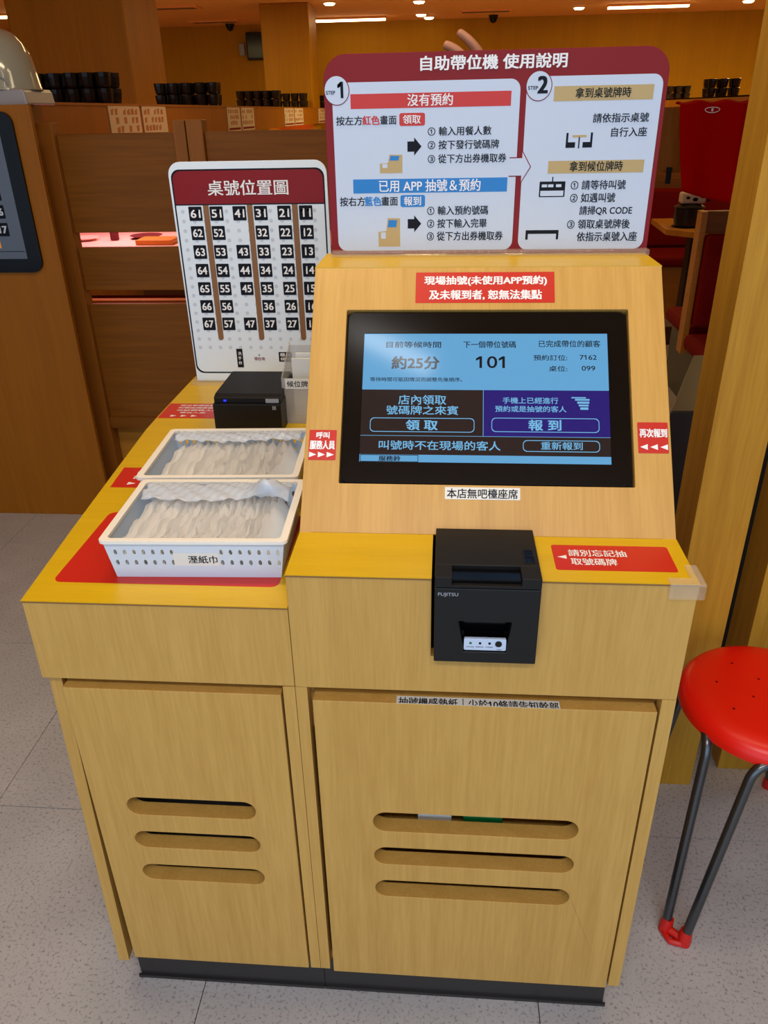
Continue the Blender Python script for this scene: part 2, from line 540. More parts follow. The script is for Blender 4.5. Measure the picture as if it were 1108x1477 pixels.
# ---- ceiling fittings
for x0, x1, y, l in ((-1.7, -0.7, 12.0, 'slim warm light strip in the ceiling left of centre, by the far column'),
                     (2.27, 3.32, 11.45, 'slim warm light strip in the ceiling above the right half of the sign'),
                     (-5.9, -5.28, 10.4, 'slim warm light strip in the ceiling at the far left edge')):
    t = thing('ceiling_light_strip', ((x0 + x1) / 2, y, CEIL), l, 'ceiling light', 'light strips in the ceiling')
    obj('housing', B().box(x0, x1, y - 0.06, y + 0.06, CEIL - 0.03, CEIL), 'ceil', t)
    obj('diffuser', B().box(x0 + 0.01, x1 - 0.01, y - 0.05, y + 0.05, CEIL - 0.05, CEIL - 0.03), 'lamp', t)
first = None
for x, y, l in ((-1.27, 10.3, 'round ceiling spotlight just above the left light strip'), (-0.18, 10.4, 'round ceiling spotlight at the top edge above the raised hand'),
                (-0.2, 11.85, 'round ceiling spotlight right of the left light strip, front one of a pair'), (-0.1, 12.25, 'small ceiling spotlight nearest the far wall, back one of a pair'),
                (1.92, 11.6, 'round ceiling spotlight left of the right light strip'), (4.05, 11.4, 'round ceiling spotlight near the top right corner')):
    if first is None:
        first = thing('ceiling_spotlight', (x, y, CEIL), l, 'ceiling light', 'round spotlights in the ceiling')
        obj('trim_ring', B().lathe([(0.085, -0.012), (0.095, -0.006), (0.095, 0.0)], (x, y, CEIL), 20), 'ceil', first)
        obj('lamp_lens', B().lathe([(0.02, -0.035), (0.055, -0.03), (0.07, -0.012)], (x, y, CEIL), 20), 'lamp', first)
    else:
        dup(first, (x, y, CEIL), l)
for x, y, l in ((-3.25, 10.3, 'slatted ceiling air vent left of the square column, nearer one'), (-3.15, 12.0, 'slatted ceiling air vent left of the square column, by the far wall'),
                (0.68, 11.7, 'slatted ceiling air vent above the middle of the sign')):
    t = thing('ceiling_vent', (x, y, CEIL), l, 'air vent', 'ceiling air vents')
    obj('frame', B().prism(rrect(x - .36, x + .36, y - .14, y + .14, .01, 1), -.02, 0, top_z(CEIL), [rrect(x - .32, x + .32, y - .1, y + .1, .01, 1)]), 'ceil', t)
    for k in range(4):
        obj('slat', B().box(x - .32, x + .32, y - .085 + k * .05, y - .06 + k * .05, CEIL - .016, CEIL - .01), 'brown', t)
for x, y, l in ((-3.03, 12.35, 'small black dome camera under the ceiling left of the television'), (0.82, 12.3, 'small black dome camera under the ceiling behind the raised hand')):
    t = thing('dome_camera', (x, y, CEIL), l, 'camera', 'dome cameras')
    obj('mount', B().lathe([(0.06, -0.04), (0.07, 0)], (x, y, CEIL), 16), 'black', t)
    obj('dome', B().lathe([(0.01, -0.10), (0.04, -0.085), (0.058, -0.04)], (x, y, CEIL), 16), 'gloss', t)
t = thing('wall_television', (-2.72, WALL_Y, 2.3), 'black flat television hung on the far wall left of the square column', 'television')
obj('television_body', B().box(-2.86, -2.58, WALL_Y - .08, WALL_Y, 2.14, 2.5), 'black', t, bevel=.01)
obj('television_screen', B().box(-2.84, -2.6, WALL_Y - .083, WALL_Y - .08, 2.17, 2.47), 'gloss', t)
tag(obj('wall_speaker', B().box(-2.98, -2.9, WALL_Y - .06, WALL_Y, 2.2, 2.36), 'silver', bevel=.01), 'small pale wall box left of the television', 'speaker')

# ================================================================ KIOSK (right unit)
W, H2, D1, Y2, Z2, Y3 = 0.506, 0.8927, 0.1098, 0.3724, 1.1996, 0.500
e = Vector((0, Y2 - D1, Z2 - H2))
LP = e.length
e.normalize()
PANEL = (Vector((0, D1, H2)), Vector((1, 0, 0)), e, Vector((1, 0, 0)).cross(e))
kio = thing('queue_kiosk', (0.253, 0.25, 0), 'light beech self-service kiosk with sloping touch screen and slotted lower door', 'kiosk')
side = [(0.018, 0.0898), (0.018, 0.7125), (0.018, 0.891), (D1, 0.891), (D1, H2), (Y2, Z2 - 0.001), (Y3, Z2 - 0.001), (Y3, 0.0898)]
lo = [(0.0, 0.0898), (0.0, 0.7125), (0.018, 0.7125)] + side[2:]
obj('side_panel', B().prism(lo, 0, 0.016, face_px(0.0)), 'front', kio)
obj('side_panel', B().prism(lo, 0, 0.018, face_px(W - 0.018)), 'front', kio)
PX0, PX1, PZ = 0.1835, 0.3175, 0.772
obj('front_fascia', B().prism([(0, .713), (W, .713), (W, .891), (PX1, .891), (PX1, PZ), (PX0, PZ), (PX0, .891), (0, .891)], -.018, 0, face_y(0)), 'front', kio, bevel=.0006)
obj('shelf_top', B().prism([(-.0005, -.001), (PX0, -.001), (PX0, D1), (-.0005, D1)], -.0017, 0, top_z(H2)), 'top', kio)
obj('shelf_top', B().prism([(PX1, -.001), (W + .0005, -.001), (W + .0005, D1), (PX1, D1)], -.0017, 0, top_z(H2)), 'top', kio)
obj('printer_well', B().box(PX0 - .004, PX0, .018, D1, .76, .891).box(PX1, PX1 + .004, .018, D1, .76, .891).box(PX0, PX1, .018, D1, .76, .768), 'dark', kio)
hole = rrect(.0505, .456, .0705, .3345, .002, 2)
obj('sloping_panel', B().prism([(0, 0), (W, 0), (W, LP), (0, LP)], -.016, 0, PANEL, [hole]), 'slope', kio, bevel=.0008)
obj('kiosk_top', B().box(-.0005, W + .0005, Y2 - .001, Y3, Z2 - .018, Z2), 'top', kio)
obj('back_panel', B().box(.016, W - .018, Y3 - .012, Y3, .09, Z2 - .018), 'front', kio)
obj('recessed_rail', B().box(.016, W - .018, .0255, .040, .62, .713), 'front', kio)
obj('bottom_board', B().box(.016, W - .018, .02, Y3 - .012, .09, .106), 'front', kio)
obj('inner_shelf', B().box(.016, W - .018, .030, .40, .402, .4175), 'front', kio)
obj('edge_line', B().box(0, PX0, -.0018, -.0012, .8902, .8918), 'brown', kio)
obj('edge_line', B().box(PX1, W, -.0018, -.0012, .8902, .8918), 'brown', kio)
obj('slot_shade_sheet', B().box(.02, W - .02, .405, .41, .11, .70), 'dark', kio)  # added dark sheet that stands in for shade behind the door slots
obj('plinth', B().box(0.0005, .492, .0215, Y3, 0, .0898).box(0.0005, .496, .0175, .0215, 0, .007), 'plinth', kio)


def door(x0, x1, z0, z1, sx0, sx1, zs, hs, parent, y=-.0015):
    holes = [rrect(sx0, sx1, z - h / 2, z + h / 2, h / 2 - .0002, 8) for z, h in zip(zs, hs)]
    return obj('slotted_door', B().prism([(x0, z0), (x1, z0), (x1, z1), (x0, z1)], -.026, 0, face_y(y), holes), 'front', parent, bevel=.0009)


door(.0225, .4845, .0855, .6915, .100, .4035, (.4600, .3855, .310), (.040, .038, .038), kio)
# monitor set into the slope
mon = thing('monitor', (0.25, 0.23, 1.04), '', '')
del mon['label'], mon['category']
mon.parent = kio
mon.location = Vector((0.25, 0.23, 1.04)) - ORG[kio.name]
O = PANEL[0] + PANEL[2] * 0 - PANEL[3] * 0.004
SCR = (O, PANEL[1], PANEL[2], PANEL[3])
SX0, SX1, SZ0, SZ1 = .0775, .4262, .1037, .2990
obj('monitor_well', B().prism(rrect(.0495, .457, .0695, .3355, .002, 2), -.03, -.016, PANEL), 'dark', mon)
obj('bezel', B().prism(rrect(.0535, .453, .0732, .332, .010), -.012, 0, SCR, [[(SX0, SZ0), (SX1, SZ0), (SX1, SZ1), (SX0, SZ1)]]), 'bezel', mon, bevel=.0015)
q = lambda b, x0, x1, y0, y1, a0=-.0016, a1=-.0012: b.prism([(x0, y0), (x1, y0), (x1, y1), (x0, y1)], a0, a1, SCR)
obj('display', q(q(B(), SX0 - .001, SX1 + .001, .2121, SZ1 + .001), SX0 - .001, SX1 + .001, SZ0 - .001, .1149), 's_blue', mon)
obj('display', q(q(B(), SX0 - .001, .2508, .1429, .2121), SX0 - .001, SX1 + .001, .1149, .1429), 's_brown', mon, label='dark brown field of the display')
obj('display', q(B(), .2508, SX1 + .001, .1429, .2121), 's_indigo', mon, label='indigo field of the display')


def outline(b, poly, w, a0, a1, fr, wi=None):
    xs, ys = [p[0] for p in poly], [p[1] for p in poly]
    cx, cy = (min(xs) + max(xs)) / 2, (min(ys) + max(ys)) / 2
    hx, hy = (max(xs) - min(xs)) / 2, (max(ys) - min(ys)) / 2
    inner = [(cx + (x - cx) * (hx - w) / hx, cy + (y - cy) * (hy - w) / hy) for x, y in poly]
    return b.prism(poly, a0, a1, fr, [inner])


b = B()
outline(b, rrect(.0906, .2385, .1483, .1695, .006), .0009, -.0012, -.0009, SCR)
outline(b, rrect(.2623, .4115, .1496, .1706, .006), .0009, -.0012, -.0009, SCR)
outline(b, rrect(.3059, .4115, .1211, .1379, .006), .0009, -.0012, -.0009, SCR)
b.box(0, 0, 0, 0, 0, 0) if False else None
q(b, .2504, .2511, .1429, .2121, -.0012, -.001)
q(b, SX0, SX1, .1425, .1430, -.0012, -.001)
obj('button_outline', b, 's_cyan', mon)
b = outline(B(), [(.0785, .104), (.1605, .104), (.1605, .1145), (.0785, .1145)], .0008, -.0012, -.0009, SCR)
obj('service_bell_box', b, 's_dark', mon)
b = B()
for x0, x1, y0, y1 in ((.374, .394, .2005, .2022), (.379, .399, .197, .1995), (.382, .3985, .1925, .1955), (.384, .3975, .1885, .191), (.386, .397, .1835, .187)):
    q(b, x0, x1, y0, y1, -.0012, -.0009)
obj('phone_icon', b, 's_cyan', mon)
writing(TX['screen'], SCR, dict(k='s_dark', g='s_grey', c='s_cyan'), mon, a=-.0008)


def sticker(poly, fr, m, parent, items=(), mats=None, extra=None, a=.0004, name='sticker', label=None, tri=()):
    s = obj(name, B().prism(poly, 0, a, fr), m, parent, label=label)
    for it in items:
        writing([it], fr, mats, s, a + .0003)
    for t3 in tri:
        obj('arrow_mark', B().prism(t3, a, a + .0003, fr), 'white', s)
    return s


P = TX['panel']
sticker(rrect(.1508, .3525, .3452, .3945, .0008, 1), PANEL, 'stickred', kio, P[0:2], dict(w='white'), label='red notice sticker above the screen')
tri = lambda x, y, s, d: [(x - d * s * .9, y - s * .6), (x + d * s * .6, y), (x - d * s * .9, y + s * .6)]
sticker(rrect(.0055, .0445, .1037, .1483, .0008, 1), PANEL, 'stickred', kio, P[2:4], dict(w='white'), label='red call-staff sticker left of the screen',
        tri=[tri(x, .1117, .0068, 1) for x in (.0128, .0253, .0378)])
sticker(rrect(.4618, .5027, .1192, .1637, .0008, 1), PANEL, 'stickred', kio, P[4:5], dict(w='white'), label='red re-check-in sticker right of the screen',
        tri=[tri(x, .128, .0068, -1) for x in (.4685, .482, .4955)])
sticker(rrect(.1985, .3012, .0499, .0672, .0008, 1), PANEL, 'labelwhite', kio, P[5:6], dict(k='navy'), label='white paper label under the screen')
sticker(rrect(.3387, .488, .0258, .088, .004), top_z(H2), 'stickred', kio, TX['shelf'], dict(w='white'), label='red take-your-ticket sticker beside the printer',
        tri=[tri(.3485, .057, .0075, -1)])
# paper strip stuck along the top edge of the door, its print cut off at the front edge
DT = top_z(.6916)
sd_ = obj('paper_strip', B().prism([(.1375, -.0012), (.3575, -.0012), (.3575, .0135), (.1375, .0135)], 0, .0003, DT), 'labelwhite', kio, label='white paper strip on the top edge of the door')
lt = obj('lettering', text(B(), TX['strip'][0][0], 0, .1405, .3555, .0020, .0185, DT, .0006), 'navy', sd_)
bm = bmesh.new()
bm.from_mesh(lt.data)
bmesh.ops.bisect_plane(bm, geom=bm.verts[:] + bm.edges[:] + bm.faces[:], plane_co=(0, -.0011 - ORG[kio.name].y, 0), plane_no=(0, -1, 0), clear_outer=True)
bm.to_mesh(lt.data)
bm.free()
# things stored on the inner shelf
for x0, x1, m, l in ((.166, .218, 'labelwhite', 'white paper roll wrapper seen through the top slot'), (.236, .296, 'green', 'green box seen through the top slot of the door')):
    tag(obj('stored_box', B().box(x0, x1, .032, .075, .4177, .4425), m, bevel=.001), l, 'box')

# corner guard
s = .0008
b = B().prism([(.470, -.007), (W + .007, -.007), (W + .007, .041), (.498, .041), (.498, .009), (.470, .009)], .0002, .003, top_z(H2))
b.prism([(.470, -.007), (W + .007, -.007), (W + .007, .041), (W + .0015, .041), (W + .0015, -.0022), (.470, -.0022)], -.019, .0002, top_z(H2))
tag(obj('corner_guard', b, 'acrylic', bevel=.0015), 'clear plastic corner guard on the right front corner of the kiosk shelf', 'corner guard')

# ---------------------------------------------------------------- ticket printer in the kiosk
pr = thing('ticket_printer', (.252, .05, .772), 'black ticket printer set into the kiosk shelf with a small status panel', 'printer')
x0, x1, yf, zt = .1875, .3165, -.016, .904
FR = face_y(yf)
wind = [(.2255, .7935), (.2785, .7935), (.2835, .840), (.2180, .840)]
obj('front_cover', B().prism([(x0, .7765), (x1, .7765), (x1, .8885), (x0, .8885)], -.02, 0, FR, [wind]), 'black', pr, bevel=.0012)
obj('body', B().box(x0 + .001, x1 - .001, yf + .02, .108, .7765, .888), 'black', pr)
obj('lid', B().prism([(x0, .8895), (x1, .8895), (x1, zt), (.2925, zt), (.2925, .893), (.2085, .893), (.2085, zt), (x0, zt)], -.03, 0, FR)
    .box(x0, x1, yf + .0301, .108, .889, zt), 'satin', pr, bevel=.001)
obj('paper_slot', B().box(.2085, .2925, yf + .006, yf + .029, .892, .8985), 'gloss', pr)
obj('lid_button', B().prism([(.298, .022), (.3125, .022), (.311, .054), (.2975, .054)], -.001, .0006, top_z(zt), [[(.2995, .0235), (.3112, .0235), (.3098, .0525), (.299, .0525)]])
    .box(.2995, .3105, .036, .0375, zt, zt + .0012), 'black', pr)
obj('button_recess', B().box(.2992, .311, .0237, .0523, zt, zt + .0004), 'gloss', pr)
obj('status_window', B().add([(.2180, yf + .0015, .840), (.2835, yf + .0015, .840), (.2800, yf + .0165, .8145), (.2222, yf + .0165, .8145)], [(0, 1, 2, 3)])
    .add([(.2222, yf + .0165, .8145), (.2800, yf + .0165, .8145), (.2785, yf + .0165, .7935), (.2255, yf + .0165, .7935)], [(0, 1, 2, 3)]), 'gloss', pr, label='glossy recess above the status lights')
pl = obj('status_panel', B().prism(rrect(.2255, .2785, .7945, .8125, .002), -.006, -.0025, FR), 'signwhite', pr, bevel=.0005)
obj('feed_button', B().prism(circ(.2690, .8052, .0042), -.0025, -.0012, FR), 'black', pl)
for k, xx in enumerate((.2338, .2458, .2578)):
    obj('status_light', B().prism(circ(xx, .8055, .0017), -.0025, -.002, FR), 'green' if k == 0 else 'navy', pl)
writing([(s_, 's' if k == 0 else 'k', bo, u0, u1, v - (.0 if k == 0 else -.0003), h) for k, (s_, c_, bo, u0, u1, v, h) in enumerate(TX['printer'][:1])], FR, dict(s='silver', k='navy'), pr, a=.0003)
writing([(s_, 'k', bo, u0, u1, v, h) for (s_, c_, bo, u0, u1, v, h) in TX['printer'][1:]], FR, dict(k='navy'), pl, a=-.0022)

# ================================================================ SIDE COUNTER (left unit)
H1 = 0.8429
cnt = thing('side_counter', (-.19, .47, 0), 'light beech side counter with slotted door, left of the kiosk', 'counter')
edge = [(-.3555, 0), (-.3728, .2), (-.3906, .435), (-.4037, .61), (-.4055, .70), (-.4065, .965)]
obj('counter_top', B().prism([(-.0008, -.001)] + [(-.0008, .965)] + list(reversed([(x - .0008, y - .001 if y == 0 else y) for x, y in edge])), -.0017, 0, top_z(H1)), 'top', cnt)
b = B()
n = len(edge)
vs = []
for x, y in edge:
    vs += [(x, y, .8412), (x + .018, y, .8412), (x + .018 - .0066, y, .0774), (x - .0066, y, .0774)]
fs = [(0, 1, 2, 3), tuple((n - 1) * 4 + i for i in (3, 2, 1, 0))]
for i in range(n - 1):
    a, c = i * 4, i * 4 + 4
    fs += [(a, a + 3, c + 3, c), (a + 1, c + 1, c + 2, a + 2), (a, c, c + 1, a + 1), (a + 3, a + 2, c + 2, c + 3)]
# the panel's front edge starts behind the fascia
vs = [(x, .0182, z) if (k < 4 and z > .8) else (x, y, z) for k, (x, y, z) in enumerate(vs)]
obj('side_panel', b.add(vs, fs), 'front', cnt)
obj('side_panel', B().box(-.0175, -.0008, 0.0, .0182, .0898, .7125).box(-.0175, -.0008, .0182, .965, .0898, .8412), 'front', cnt)
obj('front_fascia', B().prism([(-.3568, .714), (-.0008, .714), (-.0008, .8412), (-.3555, .8412)], -.018, 0, face_y(0)), 'front', cnt, bevel=.0006)
obj('recessed_rail', B().box(-.3375, -.0175, .0255, .040, .62, .714), 'front', cnt)
obj('bottom_board', B().box(-.34, -.0175, .02, .95, .09, .106), 'front', cnt)
obj('back_panel', B().box(-.386, -.0175, .948, .96, .09, .8412), 'front', cnt)
obj('edge_line', B().box(-.3555, -.001, -.0018, -.0012, .8404, .842), 'brown', cnt)
obj('slot_shade_sheet', B().box(-.335, -.019, .10, .105, .11, .70), 'dark', cnt)  # dark sheet added so the slots look shaded inside
obj('plinth', B().box(-.341, -.0005, .0215, .90, 0, .0898).box(-.345, -.0005, .0175, .0215, 0, .007), 'plinth', cnt)
door(-.3310, -.0210, .0905, .6985, -.278, -.078, (.4695, .396, .320), (.037, .036, .036), cnt)
TZ = top_z(H1)
sticker(rrect(-.335, -.022, .046, .252, .012), TZ, 'stickred', cnt, label='large red rounded sticker under the front towel tray')
# smaller stickers along the left edge, partly covered
sticker([(-.372, .343), (-.24, .343), (-.24, .425), (-.3785, .425)], TZ, 'stickred', cnt,
        [('請自取濕紙巾', 'w', 1, -.345, -.25, .405, .012), ('請自行取用', 'w', 1, -.345, -.25, .384, .014)], dict(w='white'), label='red sticker half under the back towel tray',
        tri=[tri(x, .359, .009, 1) for x in (-.339, -.318, -.297)])
sticker([(-.4035, .678), (-.262, .678), (-.262, .768), (-.4045, .768)], TZ, 'stickred', cnt,
        [('候位單請放置於此', 'w', 0, -.377, -.275, .755, .010), ('叫號後請將候位牌', 'w', 0, -.377, -.275, .740, .010), ('交給服務人員', 'w', 0, -.377, -.285, .725, .010),
         ('帶位入座', 'w', 0, -.365, -.31, .710, .009)], dict(w='white'), label='red instruction sticker beside the rear printer',
        tri=[tri(x, .691, .008, 1) for x in (-.372, -.350, -.328)])

# ---------------------------------------------------------------- trays of wrapped wet towels
def towel_mesh(seed):
    rnd = random.Random(seed)
    ph = [rnd.uniform(0, 6.28) for _ in range(6)]
    L_, H_ = .160, .052
    nx, nz = 18, 4
    b = B()
    for sgn in (1, -1):
        def fn(u, v, sgn=sgn):
            y = (u - .5) * L_
            body = max(0.0, min(1, u * 9, (1 - u) * 9)) ** .6
            t = .0044 * body * (1 if v < .8 else .75) ** .5 * sgn
            wv = .0009 * math.sin(u * 9 + ph[0]) + .0005 * math.sin(u * 23 + ph[1] + v * 3) + .0014 * math.sin(v * 2.2 + ph[2])
            z = v * H_ + .0022 * math.sin(u * 17 + ph[3]) * v + .001 * math.sin(u * 41 + ph[4]) * v
            return (t + wv, y + .002 * math.sin(v * 5 + ph[5]), z)
        b.grid(nx, nz, fn)
    return b


tag_meshes = []


def tray(cx, cy, rz, w_, d_, label, where, with_label):
    r = thing('towel_tray', (0, 0, 0), label, 'tray', 'white plastic trays on the counter')
    ORG[r.name] = Vector((0, 0, 0))
    h, tp = .061, .009
    hw, hd = w_ / 2 - .006, d_ / 2 - .005
    b = B()
    holes = []
    for row, zz in enumerate((.041, .024)):
        for xx in [-.108 + .0128 * i for i in range(7)] + [.036 + .0128 * i for i in range(7)]:
            holes.append(circ(xx, zz, .0025, .0050, 10))
    # front and back walls lean outwards a little towards the rim
    for sg in (-1, 1):
        yb, yt = sg * (hd - tp * .6), sg * hd
        n_ = Vector((0, sg * h, -(yt - yb) * sg)).normalized() * (1)
        V = Vector((0, yt - yb, h)).normalized()
        U = Vector((-sg, 0, 0))
        fr = (Vector((0, yb, 0)), U, V, U.cross(V))
        b.prism([(-hw + tp * .8, 0), (hw - tp * .8, 0), (hw, h), (-hw, h)], -.0022, 0, fr, holes)
    for sg in (-1, 1):
        V = Vector((sg * tp, 0, h)).normalized()
        U = Vector((0, sg, 0))
        b.prism([(-hd + tp * .6, 0), (hd - tp * .6, 0), (hd, h), (-hd, h)], -.0022, 0, (Vector((sg * (hw - tp * .8), 0, 0)), U, V, U.cross(V)))
    b.box(-hw + tp * .8, hw - tp * .8, -hd + tp * .6, hd - tp * .6, 0, .0025)
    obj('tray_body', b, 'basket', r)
    inner = rrect(-hw + .004, hw - .004, -hd + .004, hd - .004, .006)
    rim = B().prism(rrect(-w_ / 2, w_ / 2, -d_ / 2, d_ / 2, .008), h - .004, h + .001, XY, [inner])
    obj('rim', rim, 'rimw', r, bevel=.0012)
    if with_label:
        fr = (Vector((0, -hd + tp * .6, 0)), Vector((1, 0, 0)), Vector((0, -tp * .6, h)).normalized(), Vector((0, -h, -tp * .6)).normalized())
        pl_ = obj('paper_label', B().prism([(-.030, .0195), (.032, .0195), (.032, .0405), (-.030, .0405)], .0002, .0005, fr), 'labelwhite', r)
        writing([('溼紙巾', 'k', 0, -.010, .0295, .030, .0125)], fr, dict(k='navy'), pl_, a=.0008)
    r.location = (cx, cy, H1 + .0006)
    r.rotation_euler.z = rz
    # the towels: two leaning bunches, each a packet of its own
    R = Matrix.Rotation(rz, 3, 'Z')
    k = 0
    for xs, xe, n_, ln in ((-.080, -.020, 7, -.42), (-.004, .107, 13, -.42)):
        for i in range(n_):
            lx = xs + (xe - xs) * i / (n_ - 1)
            o = towel0[k % 4].copy()
            col.objects.link(o)
            o.location = Vector((cx, cy, H1 + .0045)) + R @ Vector((lx, -.003 + random.uniform(-.002, .002), 0))
            o.rotation_euler = (random.uniform(-.012, .012), ln + random.uniform(-.02, .02), rz - .03 + random.uniform(-.02, .02))
            o.scale = (1, d_ / .195 * random.uniform(.96, 1.02), random.uniform(.90, 1.03))
            tag(o, 'white wrapped wet towel packet standing on edge in the %s tray' % where, 'wet towel', 'wet towel packets in the %s tray' % where)
            k += 1
    return r


towel0 = []
for s_ in range(4):
    towel0.append(obj('wet_towel', towel_mesh(s_), 'towel'))
tray(-.1385, .1525, .035, .254, .194, 'white plastic tray with a paper label, full of wrapped wet towels, nearer of two', 'front', True)
tray(-.1605, .360, .045, .256, .208, 'white plastic tray of wrapped wet towels without a label, behind the front tray', 'back', False)
for o in towel0:
    bpy.data.objects.remove(o)


def film(cx, cy, rz, w_, y0, y1, zb, flap, label):
    rnd = random.Random(int(cx * 1000))
    ph = [rnd.uniform(0, 6.28) for _ in range(8)]

    def fn(u, v):
        x = (u - .5) * w_
        y = y0 + (y1 - y0) * v + .004 * math.sin(u * 9 + ph[0])
        z = zb + .004 * abs(math.sin(u * 19 + v * 6 + ph[1])) + .003 * abs(math.sin(u * 37 - v * 9 + ph[2])) + .004 * math.sin(v * 3.1)
        f = math.exp(-((u - .86) / .10) ** 2) * math.sin(PI * min(1, v * 1.1 + .1))
        z += flap * f
        y -= flap * .7 * f
        return (x, y, z)
    o = obj('plastic_film', B().grid(48, 12, fn), 'film', solid=.0004)
    o.location = (cx, cy, H1)
    o.rotation_euler.z = rz
    return tag(o, label, 'plastic film')


film(-.1385, .1525, .035, .222, .030, .086, .056, .028, 'crumpled clear plastic film tucked over the towels of the front tray')
film(-.1605, .360, .045, .222, .055, .094, .054, .004, 'crumpled clear plastic film at the far side of the back tray')

# ---------------------------------------------------------------- rear printer
rp = thing('receipt_printer', (-.19, .68, H1), 'black receipt printer with a blue light on the side counter', 'printer')
obj('body', B().box(-.257, -.122, .600, .765, H1 + .0003, .902), 'black', rp, bevel=.0012)
obj('lid', B().prism([(.608, .902), (.608, .913), (.622, .917), (.762, .919), (.765, .902)], -.2555, -.1235, face_px(0)), 'satin', rp, bevel=.001)
obj('power_light', B().prism(circ(-.2335, .907, .003, .0018, 12), 0, .0008, face_y(.608)), 'led', rp, label='glowing blue power light')
obj('lid_latch', B().box(-.152, -.126, .6055, .608, .9035, .911), 'silver', rp)
b = B()
for i in range(3):
    for j in range(3):
        b.prism(rrect(-.1385 + i * .0026, -.1365 + i * .0026, .8915 + j * .0026, .8935 + j * .0026, .0003, 1), 0, .0003, face_y(.600))
obj('code_mark', b, 'silver', rp)

# ---------------------------------------------------------------- clear box with waiting tickets
cb = thing('clear_ticket_box', (-.085, .70, H1), 'clear plastic box with white waiting tickets beside the rear printer', 'box')
bx0, bx1, by0, by1 = -.128, -.03, .655, .745
pr_side = [(by0, H1 + .0004), (by1, H1 + .0004), (by1 + .012, .985), (by0 - .002, .938)]
obj('box_body', B().prism(pr_side, 0, .002, face_px(bx0)).prism(pr_side, -.002, 0, face_px(bx1)).box(bx0 + .002, bx1 - .002, by0 - .002, by0, H1 + .0004, .938)
    .box(bx0 + .002, bx1 - .002, by1, by1 + .002, H1 + .0004, .98).box(bx0 + .002, bx1 - .002, by0, by1, H1 + .0004, H1 + .003), 'clearbox', cb)
lb = obj('paper_label', B().box(-.1205, bx1 - .002, by0 - .0026, by0 - .002, .9165, .9375), 'labelwhite', cb)
writing([('候位牌', 'k', 0, -.117, -.0748, .927, .0127)], face_y(by0 - .0026), dict(k='navy'), lb, a=.0003)
for k, (y, z) in enumerate(((.690, .968), (.705, .975), (.72, .965))):
    o = obj('waiting_ticket', B().box(-.112 + .006 * k, -.048, y, y + .004, H1 + .0035, z), 'labelwhite', bevel=.0006)
    tag(o, 'white waiting ticket standing in the clear box', 'ticket', 'waiting tickets in the clear box')

# ================================================================ TABLE MAP SIGN
FM = face_y(.92)
ms = thing('table_map_sign', (-.22, .92, H1), 'white table number map sign with a red heading standing on the side counter', 'sign')
pts = [(-.3885, H1 + .003), (-.052, H1 + .003)] + [p for p in rrect(-.3915, -.055, 1.0, 1.3195, .026) if p[1] > 1.1]
obj('sign_board', B().prism(pts, -.005, 0, FM), 'mapwhite', ms, bevel=.0006)
obj('heading_band', B().prism([(-.3835, 1.2365), (-.063, 1.2365)] + [p for p in rrect(-.3835, -.063, 1.0, 1.3025, .016) if p[1] > 1.24], .0001, .0004, FM), 'red', ms)
b = outline(B(), rrect(-.3865, -.0605, .8655, 1.305, .018), .003, .0001, .0005, FM)
b.prism([(-.384, 1.2345), (-.063, 1.2345), (-.063, 1.2368), (-.384, 1.2368)], .0001, .0005, FM)
obj('border_line', b, 'navy', ms)
cols = (-.343, -.2970, -.247, -.2008, -.1502, -.1036)
rows = [1.2177 - .0394 * k for k in range(7)]
b = B()
for i in range(13):
    for j in range(16):
        x, z = -.3705 + i * .0238, 1.222 - j * .0197
        b.prism(circ(x, z, .0042, None, 8), .0001, .0003, FM)
obj('dot_pattern', b, 'dot', ms, kind='stuff')
for x in (-.3188, -.2237, -.1265):
    obj('aisle_stripe', B().prism([(x - .0062, 1.2345), (x - .0062, .950)] + [(x + .0062 * math.cos(a), .950 - .0062 * math.sin(a)) for a in [PI - k * PI / 6 for k in range(1, 6)]] + [(x + .0062, .950), (x + .0062, 1.2345)],
                                  .0004, .0007, FM), 'brown', ms)
for r_, z in enumerate(rows):
    for c_, x in enumerate(cols):
        num = (6 - c_) * 10 + r_ + 1
        if num in (42, 46):
            continue
        t_ = obj('number_tile', B().prism(rrect(x - .0143, x + .0143, z - .0143, z + .0143, .0015, 2), .0004, .0008, FM), 'navy', ms)
        writing([(str(num), 'w', 1, x - .0102, x + .0102, z, .0160)], FM, dict(w='white'), t_, a=.0011, name='number')
obj('place_tile', B().prism([(-.2866, .9235), (-.2722, .9235), (-.2722, .8795), (-.2866, .8795)], .0004, .0007, FM), 'navy', ms)
obj('place_tile', B().prism([(-.1875, .916), (-.1570, .916), (-.1570, .8935), (-.1875, .8935)], .0004, .0007, FM), 'navy', ms)
obj('here_dot', B().prism(circ(-.2334, .9088, .0016, None, 12), .0004, .0007, FM), 'navy', ms)
writing(TX['map'], FM, dict(w='white', r='red'), ms, a=.0012)
obj('clear_foot', B().box(-.396, -.045, .895, .919, H1 + .0004, H1 + .0075).box(-.396, -.045, .926, .95, H1 + .0004, H1 + .0075), 'acrylic', ms)

